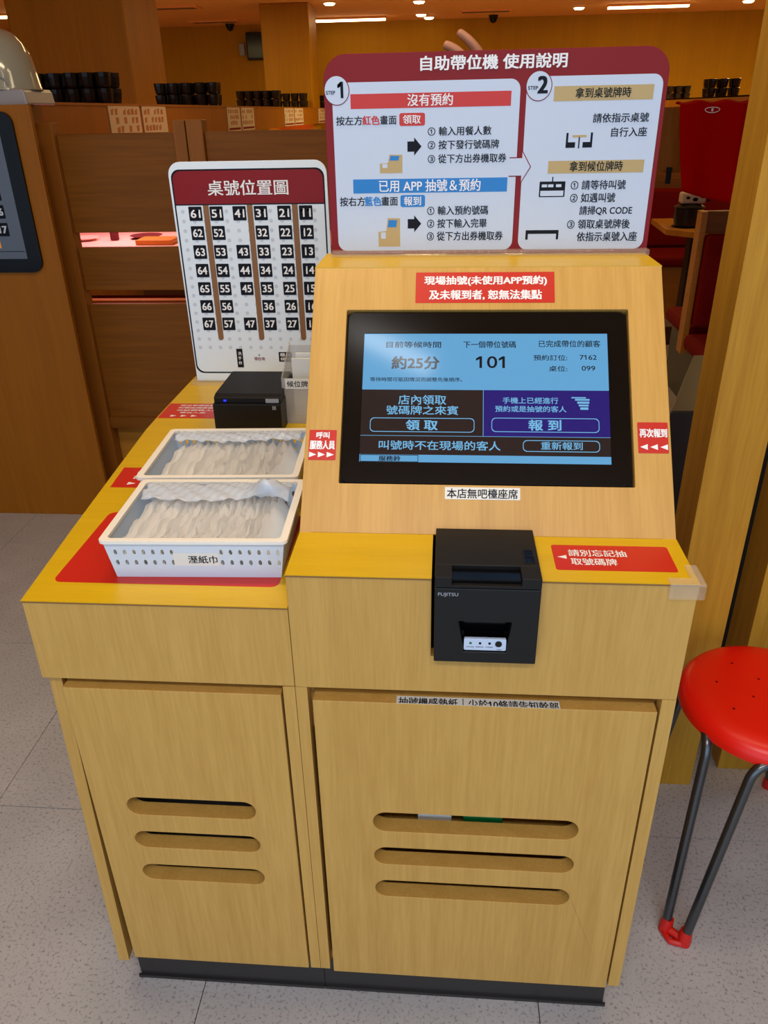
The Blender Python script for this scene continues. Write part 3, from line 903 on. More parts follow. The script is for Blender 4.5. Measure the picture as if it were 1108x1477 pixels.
# ================================================================ INSTRUCTION SIGN on top of the kiosk
FB = face_y(.48)
bs = thing('instruction_sign', (.257, .482, Z2), 'wide red and white two-step instruction sign standing on top of the kiosk', 'sign')
obj('sign_board', B().prism([(.0105, Z2 + .0015), (.508, Z2 + .0015)] + [p for p in rrect(.0100, .507, 1.3, 1.4800, .034, 8) if p[1] > 1.4], -.004, 0, FB), 'red', bs, bevel=.0005)
obj('step_panel', B().prism(rrect(.0220, .2982, 1.2065, 1.4435, .014), .0001, .0004, FB), 'signwhite', bs)
obj('step_panel', B().prism(rrect(.3073, .5005, 1.2065, 1.4455, .014), .0001, .0004, FB), 'signwhite', bs)
for cx in (.0292, .3245):
    ci = obj('step_circle', B().prism(circ(cx, 1.4335, .0190, .0198, 36), .0004, .0007, FB), 'red', bs)
    obj('circle_face', B().prism(circ(cx, 1.4335, .0178, .0186, 36), .0007, .0009, FB), 'signwhite', ci)
bar = lambda name, x0, x1, z0, z1, m, r=.0002: obj(name, B().prism(rrect(x0, x1, z0, z1, r, 3), .0004, .0006, FB), m, bs)
bar('heading_bar', .0492, .2855, 1.4088, 1.4283, 'stickred')
bar('heading_bar', .0490, .2860, 1.2922, 1.3123, 'blue')
bar('heading_bar', .3468, .4884, 1.4132, 1.4325, 'tan')
bar('heading_bar', .3459, .4875, 1.3165, 1.3340, 'tan')
bar('word_tag', .1215, .1598, 1.3850, 1.4022, 'stickred', .003)
bar('word_tag', .1222, .1605, 1.2716, 1.2890, 'blue', .003)
for z in (1.3570, 1.2468):
    obj('arrow_mark', B().prism([(.1334, z - .0070), (.1436, z - .0070), (.1436, z - .0125), (.1548, z), (.1436, z + .0125), (.1436, z + .0070), (.1334, z + .0070)], .0004, .0006, FB), 'navy', bs)
mid = [(.2875, 1.3130), (.3050, 1.3130), (.3050, 1.3015), (.3205, 1.3265), (.3050, 1.3515), (.3050, 1.3400), (.2875, 1.3400)]
m_ = obj('middle_arrow', B().prism(mid, .0004, .0007, FB), 'red', bs)
obj('arrow_face', B().prism([(.2870, 1.3145), (.3065, 1.3145), (.3065, 1.3062), (.3188, 1.3265), (.3065, 1.3468), (.3065, 1.3385), (.2870, 1.3385)], .0007, .0009, FB), 'signwhite', m_)
# small drawings of the kiosk, table, call screen and bench
for ox, oz, hh in ((.0911, 1.3205, .026), (.0868, 1.2128, .043)):
    k_ = obj('kiosk_drawing', B().prism([(ox, oz), (ox + .0345, oz), (ox + .0345, oz + hh * .98), (ox + .0150, oz + hh), (ox + .0125, oz + hh * .55), (ox, oz + hh * .52)], .0004, .0006, FB), 'tan', bs)
    obj('drawn_screen', B().prism([(ox + .0165, oz + hh * .93), (ox + .030, oz + hh * .92), (ox + .0285, oz + hh * .68), (ox + .0150, oz + hh * .68)], .0006, .0008, FB), 'blue', k_)
    obj('drawn_ticket', B().prism([(ox + .004, oz + hh * .5), (ox + .0115, oz + hh * .5), (ox + .0115, oz + hh * .28), (ox + .004, oz + hh * .28)], .0006, .0008, FB), 'signwhite', k_)
b = B()
for pl_ in ([(.3694, 1.3716), (.3725, 1.3716), (.3725, 1.3590), (.3832, 1.3590), (.3832, 1.3515), (.3694, 1.3515)], [(.4081, 1.3716), (.4050, 1.3716), (.4050, 1.3590), (.3942, 1.3590), (.3942, 1.3515), (.4081, 1.3515)],
            [(.3878, 1.3660), (.3896, 1.3660), (.3896, 1.3505), (.3878, 1.3505)]):
    b.prism(pl_, .0004, .0006, FB)
obj('seat_drawing', b, 'navy', bs)
obj('table_drawing', B().prism([(.3785, 1.3685), (.3990, 1.3685), (.3990, 1.3655), (.3785, 1.3655)], .0004, .0006, FB), 'tan', bs)
k_ = obj('call_screen_drawing', B().prism(rrect(.3350, .3738, 1.2835, 1.3055, .001, 2), .0004, .0006, FB).prism([(.3535, 1.3055), (.3552, 1.3055), (.3552, 1.3120), (.3535, 1.3120)], .0004, .0006, FB), 'navy', bs)
b = B().prism([(.3370, 1.2850), (.3718, 1.2850), (.3718, 1.2925), (.3370, 1.2925)], .0006, .0008, FB)
for x_ in (.3385, .3480, .3600):
    b.prism([(x_, 1.2975), (x_ + .008, 1.2975), (x_ + .008, 1.3015), (x_, 1.3015)], .0006, .0008, FB)
obj('drawn_screen', b, 'signwhite', k_)
obj('bench_drawing', B().prism([(.3185, 1.2355), (.3694, 1.2355), (.3694, 1.2215), (.3660, 1.2215), (.3660, 1.2300), (.3222, 1.2300), (.3222, 1.2215), (.3185, 1.2215)], .0004, .0006, FB), 'navy', bs)
writing(TX['board'], FB, dict(w='white', n='navy', r='stickred', b='blue'), bs, a=.0012)
obj('clear_foot', B().box(.012, .508, .458, .4795, Z2 + .0003, Z2 + .0085).box(.012, .508, .4845, .4985, Z2 + .0003, Z2 + .0085), 'acrylic', bs, bevel=.001)

# ================================================================ RED STOOL
SC = (.802, .332)
st = thing('red_stool', (SC[0], SC[1], 0), 'red round plastic stool with paired metal tube legs right of the kiosk', 'stool')
R0 = .160
prof = [(.001, .452), (.06, .4525), (.115, .4515), (.140, .449), (.152, .443), (R0 - .002, .434), (R0, .425), (R0 - .001, .416), (R0 - .006, .411), (R0 - .012, .413), (R0 - .016, .424), (.10, .432), (.001, .432)]
obj('seat', B().lathe(list(reversed(prof)), (SC[0], SC[1], 0), 56), 'seat', st)
for k, (r_, n_) in enumerate(((.04, 4), (.095, 8))):
    for i in range(n_):
        a = 2 * PI * i / n_ + .3 + k * .2
        obj('vent_hole', B().prism(circ(SC[0] + r_ * math.cos(a), SC[1] + r_ * math.sin(a), .0024, None, 10), .4515, .4527, XY), 'redfab', st)
A0 = math.atan2(-.175, -.152)
for k in range(4):
    a = A0 + k * PI / 2
    d = Vector((math.cos(a), math.sin(a), 0))
    c0 = Vector((SC[0], SC[1], 0))
    ft = c0 + d * {2: .262, 3: .205}.get(k, .232)
    b = B()
    side_ = Vector((-d.y, d.x, 0))
    for sg in (-1, 1):
        up = Vector((0, 0, .418))
        foot = ft + side_ * sg * .019 + Vector((0, 0, .012))
        P0 = c0 + d * .092 + side_ * sg * .092 + up
        bend = c0 + d * .160 + side_ * sg * .040 + up
        inn = (P0 - bend).normalized()
        dn = (foot - bend).normalized()
        path = [P0]
        for i in range(9):
            u = i / 8
            A_, C_ = bend + inn * .03, bend + dn * .035
            path.append(A_ * (1 - u) ** 2 + bend * 2 * u * (1 - u) + C_ * u * u)
        path.append(foot)
        b.tube(path, .0088, 12)
    obj('leg', b, 'steel', st)
    sd = Vector((-d.y, d.x, 0))
    b = B()
    b.tube([ft + sd * -.026 + Vector((0, 0, .006)), ft + sd * -.012 + d * .012 + Vector((0, 0, .006)), ft + d * .018 + Vector((0, 0, .006)), ft + sd * .012 + d * .012 + Vector((0, 0, .006)), ft + sd * .026 + Vector((0, 0, .006))], [.006, .0062, .006, .0062, .006], 10)
    for sg in (-1, 1):
        b.tube([ft + sd * .019 * sg + Vector((0, 0, .001)), ft + sd * .0187 * sg - d * .002 + Vector((0, 0, .018)), ft + sd * .0185 * sg - d * .005 + Vector((0, 0, .032))], [.0125, .0125, .0108], 12)
    b.tube([ft + sd * -.019 + Vector((0, 0, .009)), ft + sd * .019 + Vector((0, 0, .009))], .0085, 10)
    obj('foot_cap', b, 'foot', st)

# ================================================================ WOOD SLATS AT THE RIGHT
s_ = tag(obj('wood_post', B().box(.680, .783, .537, .650, 0, CEIL), 'slat', bevel=.0012), 'broad floor-to-ceiling wooden post right of the kiosk, behind the red stool', 'post', 'wood slat screen at the right edge')
s_ = tag(obj('wood_post', B().box(.862, .965, .593, .70, 0, CEIL), 'slat', bevel=.0012), 'second wooden post seen at the right edge above the red stool', 'post', 'wood slat screen at the right edge')
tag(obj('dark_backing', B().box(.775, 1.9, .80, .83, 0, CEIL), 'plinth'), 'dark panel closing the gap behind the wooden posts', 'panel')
tag(obj('low_dark_box', B().prism([(.70, .86), (.874, 1.31), (1.1, 1.31), (1.1, .86)], 0, .80, XY), 'plinth', bevel=.004), 'low black box filling the dark area between the kiosk and the broad wooden post', 'cabinet')  # plain black box filling the dark area beside the post

# ================================================================ HOST DESK AT THE LEFT
hd_ = thing('host_desk', (-1.6, 1.95, 0), 'tall brown wooden reception desk at the left edge with a touch panel', 'desk')
obj('front_panel', B().box(-2.4, -1.112, 1.818, 1.836, 0, 1.4455), 'desk', hd_, bevel=.001)
obj('desk_body', B().box(-2.4, -1.215, 1.836, 2.12, 0, 1.4455), 'desk', hd_)
FT = face_y(1.818)
tb = thing('wall_tablet', (-1.45, 1.81, 1.18), 'black framed touch panel on the front of the wooden reception desk', 'tablet')
obj('tablet_frame', B().prism(rrect(-1.76, -1.171, .940, 1.428, .036, 8), 0.0003, .012, FT), 'gloss', tb, bevel=.002)
obj('tablet_screen', B().prism([(-1.72, .985), (-1.218, .985), (-1.218, 1.385), (-1.72, 1.385)], .012, .0125, FT), 'tabscreen', tb)
for k, num in enumerate((15, 16, 17)):
    z = 1.190 - k * .0555
    for j in range(3):
        x = -1.282 - j * .075
        t_ = obj('number_tile', B().prism(rrect(x - .021, x + .021, z - .021, z + .021, .002, 2), .0125, .013, FT), 'navy', tb)
        writing([(str(num + 10 * j), 'w', 2, x - .015, x + .015, z, .022)], FT, dict(w='dot'), t_, a=.0134, name='number')
obj('map_mark', B().prism([(-1.345, 1.020), (-1.30, 1.020), (-1.30, 1.050), (-1.345, 1.050)], .0125, .013, FT), 'amber', tb)
obj('screen_line', B().prism([(-1.72, 1.008), (-1.222, 1.008), (-1.222, 1.010), (-1.72, 1.010)], .0125, .013, FT), 'navy', tb)

# glossy white dome machine on the desk
rb = thing('white_dome_machine', (-1.235, 2.0, 1.4455), 'glossy white dome-shaped machine standing on the reception desk', 'machine')
b = B().lathe([(.001, .221), (.04, .218), (.072, .203), (.096, .175), (.112, .14), (.122, .09), (.128, .052), (.130, .044)][::-1], (-1.270, 1.98, 1.4455), 40, 1, .9)
obj('dome', b, 'robot', rb)
arch = [(-.085, .0), (.085, .0)] + [(.085 * math.cos(a), .05 * math.sin(a) + .012) for a in [k * PI / 10 for k in range(11)]]
obj('base', B().prism([(-.128, 0), (.128, 0), (.123, .036), (.116, .046), (-.116, .046), (-.123, .036)], -.10, .10, (Vector((-1.270, 1.98, 1.4457)), Vector((1, 0, 0)), Vector((0, 0, 1)), Vector((0, -1, 0)))), 'robotbase', rb, bevel=.006)
obj('seam_arch', B().tube([(-1.270 + .075 * math.cos(a), 1.98 - .131 + .03 * abs(math.cos(a)), 1.4455 + .058 + .034 * math.sin(a)) for a in [k * PI / 14 for k in range(15)]], .0022, 6), 'silver', rb)

# ================================================================ BOOTHS
def partition(x0, x1, y, label, posts):
    t = thing('booth_partition', ((x0 + x1) / 2, y, 0), label, 'partition', 'slatted wooden booth partitions')
    for a, b_ in posts:
        obj('post', B().box(a, b_, y, y + .06, 0, 1.393), 'boothpost', t, bevel=.002)
    for z0, z1 in ((1.039, 1.357), (.836, .988), (.30, .786)):
        obj('panel', B().box(x0, x1, y + .018, y + .042, z0, z1), 'booth', t, bevel=.003)
    obj('seat_rail', B().box(x0, x1, y + .005, y + .05, .295, .342), 'booth', t, bevel=.002)
    return t


partition(-1.135, -.722, 2.0, 'low wooden booth partition between the reception desk and the table map sign', ((-1.200, -1.136), (-.722, -.680)))
partition(-.620, -.02, 2.0, 'low wooden booth partition seen between the table map sign and the instruction sign', ((-.676, -.6205), (-.02, .03)))
for x0, x1, y, l in ((-1.45, -.2, 4.8, 'second row'), (-1.45, -.2, 6.2, 'third row')):
    t = thing('booth_partition', ((x0 + x1) / 2, y, 0), 'wooden booth partition in the %s behind the near booths' % l, 'partition', 'slatted wooden booth partitions')
    obj('panel', B().box(x0, x1, y, y + .03, 0, 1.20), 'booth', t, bevel=.003)
    obj('post', B().box(x1, x1 + .05, y - .015, y + .045, 0, 1.26), 'boothpost', t)
# near booth: bench, table with dishes
t = thing('booth_bench', (-.95, 3.4, 0), 'red cushioned booth bench under the near edge of the pink-lit table', 'bench')
obj('seat_cushion', B().box(-2.2, -.25, 3.20, 3.62, .42, .49), 'redfab', t, bevel=.02)
obj('bench_base', B().box(-2.2, -.25, 3.22, 3.6, 0, .419), 'tableyellow', t)
obj('back_board', B().box(-2.2, -.25, 3.14, 3.195, 0, .56), 'tableyellow', t, bevel=.004)
t = thing('booth_bench', (-.95, 2.3, 0), 'red cushioned booth bench directly behind the slatted partition', 'bench')
obj('seat_cushion', B().box(-1.19, .0, 2.08, 2.48, .40, .47), 'redfab', t, bevel=.02)
obj('bench_base', B().box(-1.19, .0, 2.07, 2.45, 0, .40), 'tableyellow', t)
t = thing('dining_table', (-1.0, 4.0, 0), 'pale dining table lit pink beside the conveyor, seen through the partition gap', 'table')
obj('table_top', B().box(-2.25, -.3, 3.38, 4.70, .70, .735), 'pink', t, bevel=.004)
obj('pedestal', B().box(-.95, -.85, 3.95, 4.05, .02, .70).box(-1.1, -.7, 3.8, 4.2, 0, .02), 'plinth', t)
for x, y, r_, m, l in ((-2.02, 4.02, .085, 'pink', 'pale round plate on the pink-lit table'), (-1.66, 4.10, .10, 'pillow', 'purple round plate on the pink-lit table')):
    tag(obj('plate', B().lathe([(r_ * .5, 0), (r_ * .55, .004), (r_, .018), (r_ * .96, .02), (r_ * .5, .008), (.002, .007)], (x, y, .7355), 24), m), l, 'plate')
t = thing('sauce_bottle', (-1.83, 4.02, .7355), 'small soy sauce bottle on the pink-lit table', 'bottle')
obj('bottle_body', B().lathe([(.02, 0), (.026, .005), (.026, .06), (.014, .085), (.014, .1)], (-1.83, 4.02, .7355), 16), 'pillow', t)
obj('bottle_cap', B().lathe([(.016, .1), (.016, .115), (.005, .12)], (-1.83, 4.02, .7355), 16), 'white', t)
tag(obj('wooden_dish', B().box(-1.62, -1.40, 3.80, 3.96, .7355, .765), 'tableyellow', bevel=.005), 'small wooden serving tray on the pink-lit table', 'tray')
# conveyor lane with its raised cup shelf
cv = thing('conveyor_lane', (-1.75, 7.3, 0), 'long conveyor lane with a raised wooden shelf running to the back of the room', 'conveyor')
obj('lane_base', B().box(-2.05, -1.46, 4.9, 12.2, 0, .86), 'booth', cv)
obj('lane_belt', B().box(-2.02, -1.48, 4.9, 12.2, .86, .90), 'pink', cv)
obj('shelf_face', B().box(-1.505, -1.475, 2.5, 12.2, 1.285, 1.466).box(-2.03, -2.0, 2.5, 12.2, 1.285, 1.466), 'desk', cv)
obj('shelf_top', B().box(-2.03, -1.47, 2.5, 12.2, 1.456, 1.4665), 'desk', cv)
for y in (2.52, 5.4, 8.6, 12.1):
    obj('shelf_post', B().box(-2.0, -1.96, y, y + .04, .90 if y > 5 else 0, 1.456), 'desk', cv)
obj('lane_light', B().box(-1.78, -1.72, 2.6, 11.8, 1.40, 1.425), 'pinklamp', cv, label='pink tube light under the shelf')
cards = [(3.35, 3.78), (3.82, 4.22), (5.65, 6.05), (6.1, 6.55), (7.95, 8.5), (8.55, 9.1), (10.3, 11.0)]
wh = ('nearest the white dome machine', 'just right of the card nearest the dome machine', 'left one of the middle pair', 'right one of the middle pair', 'left one of the far pair', 'right one of the far pair', 'beside the instruction sign')
for k, (y0, y1) in enumerate(cards):
    pc = tag(obj('price_card', B().prism([(y0, 1.29), (y1, 1.29), (y1, 1.462), (y0, 1.462)], 0, .003, face_px(-1.4742)), 'card'),
             'paper menu card on the raised shelf, ' + wh[k], 'menu card', 'menu cards on the cup shelf')
    b = B()
    rnd = random.Random(k)
    ny = int((y1 - y0 - .04) / .055)
    for i in range(ny):
        for z in (1.335, 1.375, 1.415):
            if rnd.random() < .75:
                y = y0 + .025 + i * .055
                b.prism([(y, z), (y + rnd.uniform(.02, .045), z), (y + .04, z + .03), (y, z + rnd.uniform(.015, .03))], .003, .0035, face_px(-1.4742))
    obj('printed_picture', b, 'orange', pc)
    obj('red_line', B().prism([(y0 + .02, 1.30), (y1 - .02, 1.30), (y1 - .02, 1.315), (y0 + .02, 1.315)], .003, .0035, face_px(-1.4742)), 'redfab', pc)

# stacks of dark ribbed cups
CP = [(.020, 0), (.030, .002), (.034, .012), (.0365, .03), (.039, .05), (.040, .068), (.038, .069), (.034, .02), (.002, .012)]
cb_ = B().lathe(CP, (0, 0, 0), 20)
cb_.v = [(x * (.94 if i % 2 else 1.0), y * (.94 if i % 2 else 1.0), z) for i, (x, y, z) in enumerate(cb_.v)]
cb_.sm = False
cup0 = obj('tea_cup', cb_, 'cup')
first_cup = True


def cups(x0, x1, y, z, n, deep, layers, label, group, sx=1.0):
    global first_cup
    dx = (x1 - x0) / (n - 1)
    for j in range(deep):
        for i in range(n):
            for l in range(layers):
                if first_cup:
                    o = cup0
                    first_cup = False
                else:
                    o = cup0.copy()
                    col.objects.link(o)
                o.location = (x0 + i * dx + .004 * math.sin(i * 5 + j * 3 + y), y + j * .094, z + l * .0705 * sx)
                o.scale = (sx, sx, sx)
                o.rotation_euler.z = i * 1.3 + j
                tag(o, label, 'cup', group)


cups(-1.93, -1.575, 3.62, 1.4668, 5, 2, 2, 'dark ribbed tea cup in the nearest stack group behind the white dome machine', 'cup stacks beside the white dome machine', 1.04)
cups(-1.93, -1.54, 5.55, 1.4668, 5, 2, 2, 'dark ribbed tea cup in the stack group above the first pair of booth posts', 'cup stacks in front of the wide column', 1.1)
cups(-1.93, -1.56, 8.0, 1.4668, 5, 2, 2, 'dark ribbed tea cup in the third stack group along the left shelf', 'cup stacks left of the square column', 1.08)
cups(-1.92, -1.60, 9.9, 1.4668, 4, 2, 2, 'dark ribbed tea cup in the fourth stack group, below the square column', 'cup stacks below the square column', 1.15)
cups(-1.85, -1.60, 11.5, 1.4668, 3, 1, 2, 'dark ribbed tea cup in the last stack group by the sign edge', 'cup stacks by the sign edge', 1.15)

# ================================================================ DINING CORNER AT THE RIGHT
cv = thing('raised_shelf', (2.8, 8.5, 0), 'raised wooden shelf behind the red cloth at the right', 'shelf')
obj('shelf_face', B().box(2.45, 2.48, 5.6, 12.2, 1.28, 1.466), 'desk', cv)
obj('shelf_top', B().box(2.45, 3.15, 5.6, 12.2, 1.456, 1.4665), 'desk', cv)
obj('shelf_base', B().box(2.55, 3.05, 5.7, 12.2, 0, 1.0), 'booth', cv)
obj('shelf_post', B().box(2.5, 2.54, 5.62, 5.66, 0, 1.456).box(3.1, 3.14, 5.62, 5.66, 0, 1.456).box(2.5, 2.54, 12.0, 12.04, 0, 1.456), 'desk', cv)
cups(2.58, 2.80, 7.4, 1.4668, 3, 2, 2, 'dark ribbed tea cup on the right shelf above the red cloth', 'cup stacks above the red cloth', 1.05)
cups(2.86, 3.06, 10.0, 1.4668, 3, 2, 2, 'dark ribbed tea cup on the right shelf beside the sign corner', 'cup stacks beside the sign corner', 1.05)
t = thing('booth_partition', (1.9, 5.6, 0), 'wooden booth partition with a red back cushion behind the right table', 'partition', 'slatted wooden booth partitions')
obj('panel', B().box(1.2, 3.0, 5.55, 5.60, 0, 1.12), 'booth', t)
obj('back_cushion', B().box(1.25, 3.0, 5.46, 5.549, .45, .86), 'redfab', t, bevel=.02)
obj('seat_cushion', B().box(1.25, 3.0, 5.0, 5.455, .38, .45), 'redfab', t, bevel=.02)
obj('bench_base', B().box(1.25, 3.0, 5.05, 5.5, 0, .379), 'tableyellow', t)
t = thing('dining_table', (2.0, 4.6, 0), 'light wooden dining table with a black pot at the right', 'table')
obj('table_top', B().prism([(1.57, 4.40), (1.72, 4.23), (2.6, 4.23), (2.6, 4.93), (1.60, 4.93)], .685, .72, XY), 'tableyellow', t, bevel=.003)
obj('pedestal', B().box(1.76, 1.84, 4.5, 4.6, .02, .684).box(1.6, 2.0, 4.35, 4.75, 0, .02), 'plinth', t)
t = thing('serving_pot', (1.715, 4.52, .7205), 'black round pot with a lid on the light dining table', 'pot')
obj('pot_body', B().lathe([(.065, 0), (.08, .008), (.088, .06), (.088, .11), (.083, .115), (.08, .11)], (1.72, 4.50, .7205), 28), 'pot', t)
obj('pot_lid', B().lathe([(.092, .114), (.094, .122), (.06, .135), (.002, .138)], (1.72, 4.50, .7205), 28), 'pot', t)
obj('trivet', B().lathe([(.095, 0), (.095, .004)], (1.72, 4.50, .7207), 20), 'gloss', t)
pk = tag(obj('patterned_pack', B().box(1.655, 1.80, 4.45, 4.54, .8600, .925), 'card', bevel=.012), 'white and black patterned pack lying on the black pot', 'pack')
b = B()
for (a, c, r_) in ((1.69, .895, .012), (1.735, .885, .016), (1.775, .90, .011)):
    b.prism(circ(a, c, r_, r_ * .7, 14), 0, .0012, face_y(4.45))
obj('black_pattern', b, 'gloss', pk)
obj('pack_strap', B().tube([(1.765, 4.445, .922), (1.80, 4.44, .90), (1.815, 4.44, .875)], .008, 8), 'gloss', pk)
t = thing('side_booth', (1.95, 3.1, 0), 'red booth bench with a wooden end frame, near the right edge', 'bench')
obj('end_post', B().box(1.375, 1.402, 3.08, 3.16, 0.30, .967), 'tableyellow', t, bevel=.002)
obj('top_rail', B().box(1.402, 2.6, 3.10, 3.14, .87, .967), 'booth', t, bevel=.002)
obj('back_cushion', B().box(1.405, 2.6, 3.03, 3.12, .44, .868), 'redfab', t, bevel=.02)
obj('seat_cushion', B().box(1.36, 2.6, 2.60, 3.03, .34, .42), 'redfab', t, bevel=.03)
obj('bench_base', B().box(1.40, 2.6, 2.66, 3.03, 0, .34), 'plinth', t)
obj('seat_cushion', B().box(1.42, 2.6, 3.17, 3.62, .34, .42), 'redfab', t, bevel=.03, label='red cushion on the far side')
obj('bench_base', B().box(1.46, 2.6, 3.17, 3.58, 0, .34), 'plinth', t)


def pillow_fn(cx, cy, cz, s, sg):
    def fn(u, v):
        x, z = (u - .5) * 2, (v - .5) * 2
        t_ = .05 * (max(0, (1 - x ** 4) * (1 - z ** 4))) ** .5 * sg
        return (cx + x * s + z * s * .35, cy + t_ + z * .03, cz + z * s * .8)
    return fn


b = B().grid(12, 12, pillow_fn(1.645, 2.96, .625, .12, -1)).grid(12, 12, pillow_fn(1.645, 2.96, .625, .12, 1))
pw = tag(obj('patterned_pillow', b, 'pillow'), 'dark red patterned pillow leaning on the red bench', 'pillow')
b = B()
rnd = random.Random(4)
for k in range(16):
    b.lathe([(.008, 0), (.004, .004)], (1.645 + rnd.uniform(-.08, .08), 2.9, .625 + rnd.uniform(-.06, .07)), 6)
# red cloth over a tan board
bd = thing('tan_board', (1.35, 2.66, 0), 'tan rounded board on a post behind the red cloth', 'board')
obj('board', B().prism([(1.035, 1.17), (1.50, 1.17), (1.50, 1.40), (1.0, 1.40), (1.0, 1.25)], -.02, 0, face_y(2.575)), 'boothpost', bd, bevel=.01)
obj('post', B().box(1.44, 1.50, 2.575, 2.593, 0, 1.17), 'boothpost', bd)
obj('strap', B().box(1.055, 1.075, 2.565, 2.5745, 1.13, 1.19), 'black', bd)


def cloth_fn(u, v):
    x = 1.062 + .005 * v + u * (.33 - .005 * v)
    if v < 0:
        v = 0
    zt = 1.412 - .004 * math.sin(u * 20)
    zb_ = 1.105 - .05 * u - .012 * math.sin(u * 3)
    x += .050 * (1 - u) * v ** 1.5
    fold = .010 * math.sin(u * 9 + 1) * (.3 + v) + .010 * math.sin(u * 30) * max(0, u - .55) * 2.2
    if v < .12:
        y = 2.600 - .04 * (v / .12)
        z = zt + .006 * math.sin(v / .12 * PI)
        return (x, y + fold * .2, z)
    return (x, 2.560 - fold - .012, zt + (zb_ - zt) * (v - .12) / .88)


cl = tag(obj('red_cloth', B().grid(48, 24, cloth_fn), 'cloth', solid=.003), 'bright red cloth with a white emblem hanging over the tan board', 'cloth')
b = B()
n_ = 24
ring = [(1.183 + .028 * math.cos(a), 1.390 + .013 * math.sin(a) * (1 if math.sin(a) < 0 else .6)) for a in [2 * PI * k / n_ for k in range(n_)]]
outline(b, ring, .0028, 0, .001, face_y(2.532))
b.prism(circ(1.183, 1.388, .004, .006, 10), 0, .001, face_y(2.532))
obj('white_emblem', b, 'white', cl)

# ================================================================ THE PERSON BEHIND THE SIGN
def skin_body(name, joints, bones, m, parent=None, lv=2):
    me = bpy.data.meshes.new(name)
    keys = list(joints)
    o3 = ORG.get(parent.name, Vector((0, 0, 0))) if parent else Vector((0, 0, 0))
    me.from_pydata([tuple(Vector(joints[k][0]) - o3) for k in keys], [(keys.index(a), keys.index(c)) for a, c in bones], [])
    o = bpy.data.objects.new(name, me)
    col.objects.link(o)
    me.materials.append(M[m])
    md = o.modifiers.new('skin', 'SKIN')
    md.use_smooth_shade = True
    for i, k in enumerate(keys):
        r_ = joints[k][1]
        r_ = r_ if isinstance(r_, tuple) else (r_, r_)
        me.skin_vertices[0].data[i].radius = r_
        me.skin_vertices[0].data[i].use_root = (i == 0)
    md = o.modifiers.new('sub', 'SUBSURF')
    md.levels = md.render_levels = lv
    if parent:
        o.parent = parent
        ORG[o.name] = o3
    return o


pe = thing('person', (.28, 1.25, 0), 'person leaning behind the instruction sign with two raised fingers showing above it', 'person')
J = dict(pelvis=((.27, 1.32, .84), (.15, .12)), spine=((.27, 1.22, .99), (.14, .11)), chest=((.27, 1.10, 1.12), (.16, .12)), neck=((.265, 1.03, 1.20), .058), jaw=((.26, 1.0, 1.27), .07), crown=((.26, 1.01, 1.36), .082),
         shr=((.40, 1.08, 1.13), .055), elr=((.455, .83, 1.12), .042), wrr=((.300, .668, 1.362), .026), shl=((.14, 1.08, 1.13), .055), ell=((.07, .92, .98), .042), wrl=((.13, .76, 1.02), .028),
         hl=((.19, 1.32, .80), .09), kl=((.18, 1.25, .45), .065), al=((.18, 1.34, .08), .045), tl=((.18, 1.22, .035), .035), hr=((.35, 1.32, .80), .09), kr=((.36, 1.25, .45), .065), ar=((.36, 1.34, .08), .045), tr=((.36, 1.22, .035), .035))
skin_body('body', J, [('pelvis', 'spine'), ('spine', 'chest'), ('chest', 'neck'), ('neck', 'jaw'), ('jaw', 'crown'), ('chest', 'shr'), ('shr', 'elr'), ('elr', 'wrr'), ('chest', 'shl'), ('shl', 'ell'), ('ell', 'wrl'),
                      ('pelvis', 'hl'), ('hl', 'kl'), ('kl', 'al'), ('al', 'tl'), ('pelvis', 'hr'), ('hr', 'kr'), ('kr', 'ar'), ('ar', 'tr')], 'skin', pe)
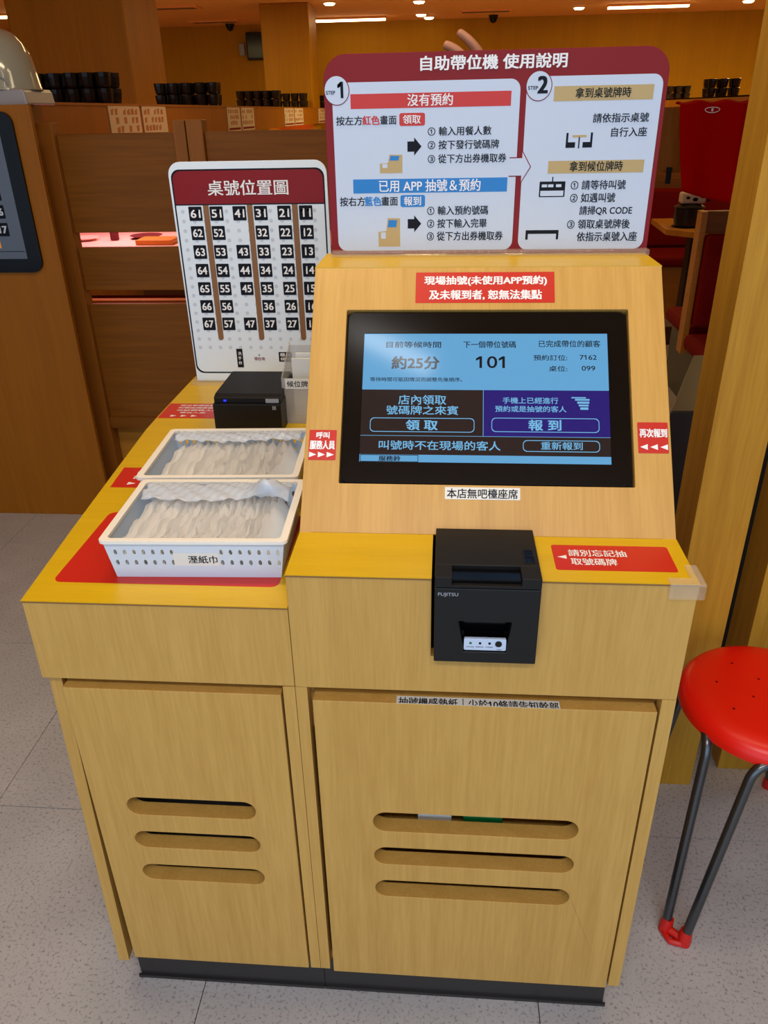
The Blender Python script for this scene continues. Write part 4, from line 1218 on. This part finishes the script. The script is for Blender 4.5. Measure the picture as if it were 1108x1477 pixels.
# right hand, fingers up towards the left
hc = Vector((.262, .632, 1.435))
H_ = {'w': ((.300, .668, 1.362), (.026, .019)), 'p': ((.283, .650, 1.400), (.034, .016)), 'k': ((.262, .634, 1.437), (.036, .014))}
skin_body('palm', H_, [('w', 'p'), ('p', 'k')], 'skin', pe)
for nm, pts_, rr in (('index_finger', [(.255, .628, 1.455), (.240, .622, 1.486), (.2265, .62, 1.5005), (.2060, .62, 1.5155)], (.0088, .0085, .0078, .0066)),
                     ('middle_finger', [(.238, .625, 1.448), (.218, .62, 1.478), (.2035, .62, 1.4900), (.1840, .62, 1.4985)], (.0090, .0088, .0082, .0072)),
                     ('ring_finger', [(.228, .632, 1.436), (.205, .630, 1.448), (.195, .642, 1.436), (.205, .652, 1.424)], (.0085, .0082, .0076, .0066)),
                     ('little_finger', [(.226, .642, 1.420), (.208, .642, 1.424), (.200, .652, 1.412), (.209, .66, 1.404)], (.0078, .0072, .0068, .0060)),
                     ('thumb', [(.290, .632, 1.425), (.297, .615, 1.455), (.288, .606, 1.474)], (.0105, .0095, .0078))):
    root = (.262, .638, 1.428) if nm != 'thumb' else (.285, .648, 1.405)
    J2 = {'r': (root, .009)}
    bn = [('r', '0')]
    for i, (p_, r_) in enumerate(zip(pts_, rr)):
        J2[str(i)] = (p_, r_)
        if i:
            bn.append((str(i - 1), str(i)))
    skin_body(nm, J2, bn, 'skin', pe, 2)
# clothes: dark work shirt and trousers follow the body
S = {k: J[k] for k in ('pelvis', 'spine', 'chest', 'shr', 'shl')}
S = {k: (p_, tuple(x + .014 for x in (r_ if isinstance(r_, tuple) else (r_, r_)))) for k, (p_, r_) in S.items()}
S['sr'] = ((.43, .94, 1.125), .062)
S['sl'] = ((.105, .99, 1.05), .062)
skin_body('shirt', S, [('pelvis', 'spine'), ('spine', 'chest'), ('chest', 'shr'), ('shr', 'sr'), ('chest', 'shl'), ('shl', 'sl')], 'cloth', pe)
S = dict(pelvis=((.27, 1.32, .84), (.165, .135)), hl=((.19, 1.32, .78), .105), kl=((.18, 1.25, .45), .08), al=((.18, 1.34, .10), .065), hr=((.35, 1.32, .78), .105), kr=((.36, 1.25, .45), .08), ar=((.36, 1.34, .10), .065))
skin_body('trousers', S, [('pelvis', 'hl'), ('hl', 'kl'), ('kl', 'al'), ('pelvis', 'hr'), ('hr', 'kr'), ('kr', 'ar')], 'plinth', pe)
hr_ = B().lathe([(.096, 1.33), (.103, 1.37), (.095, 1.415), (.06, 1.447), (.002, 1.457)], (.26, 1.035, 0), 24)
obj('hair', hr_, 'gloss', pe)
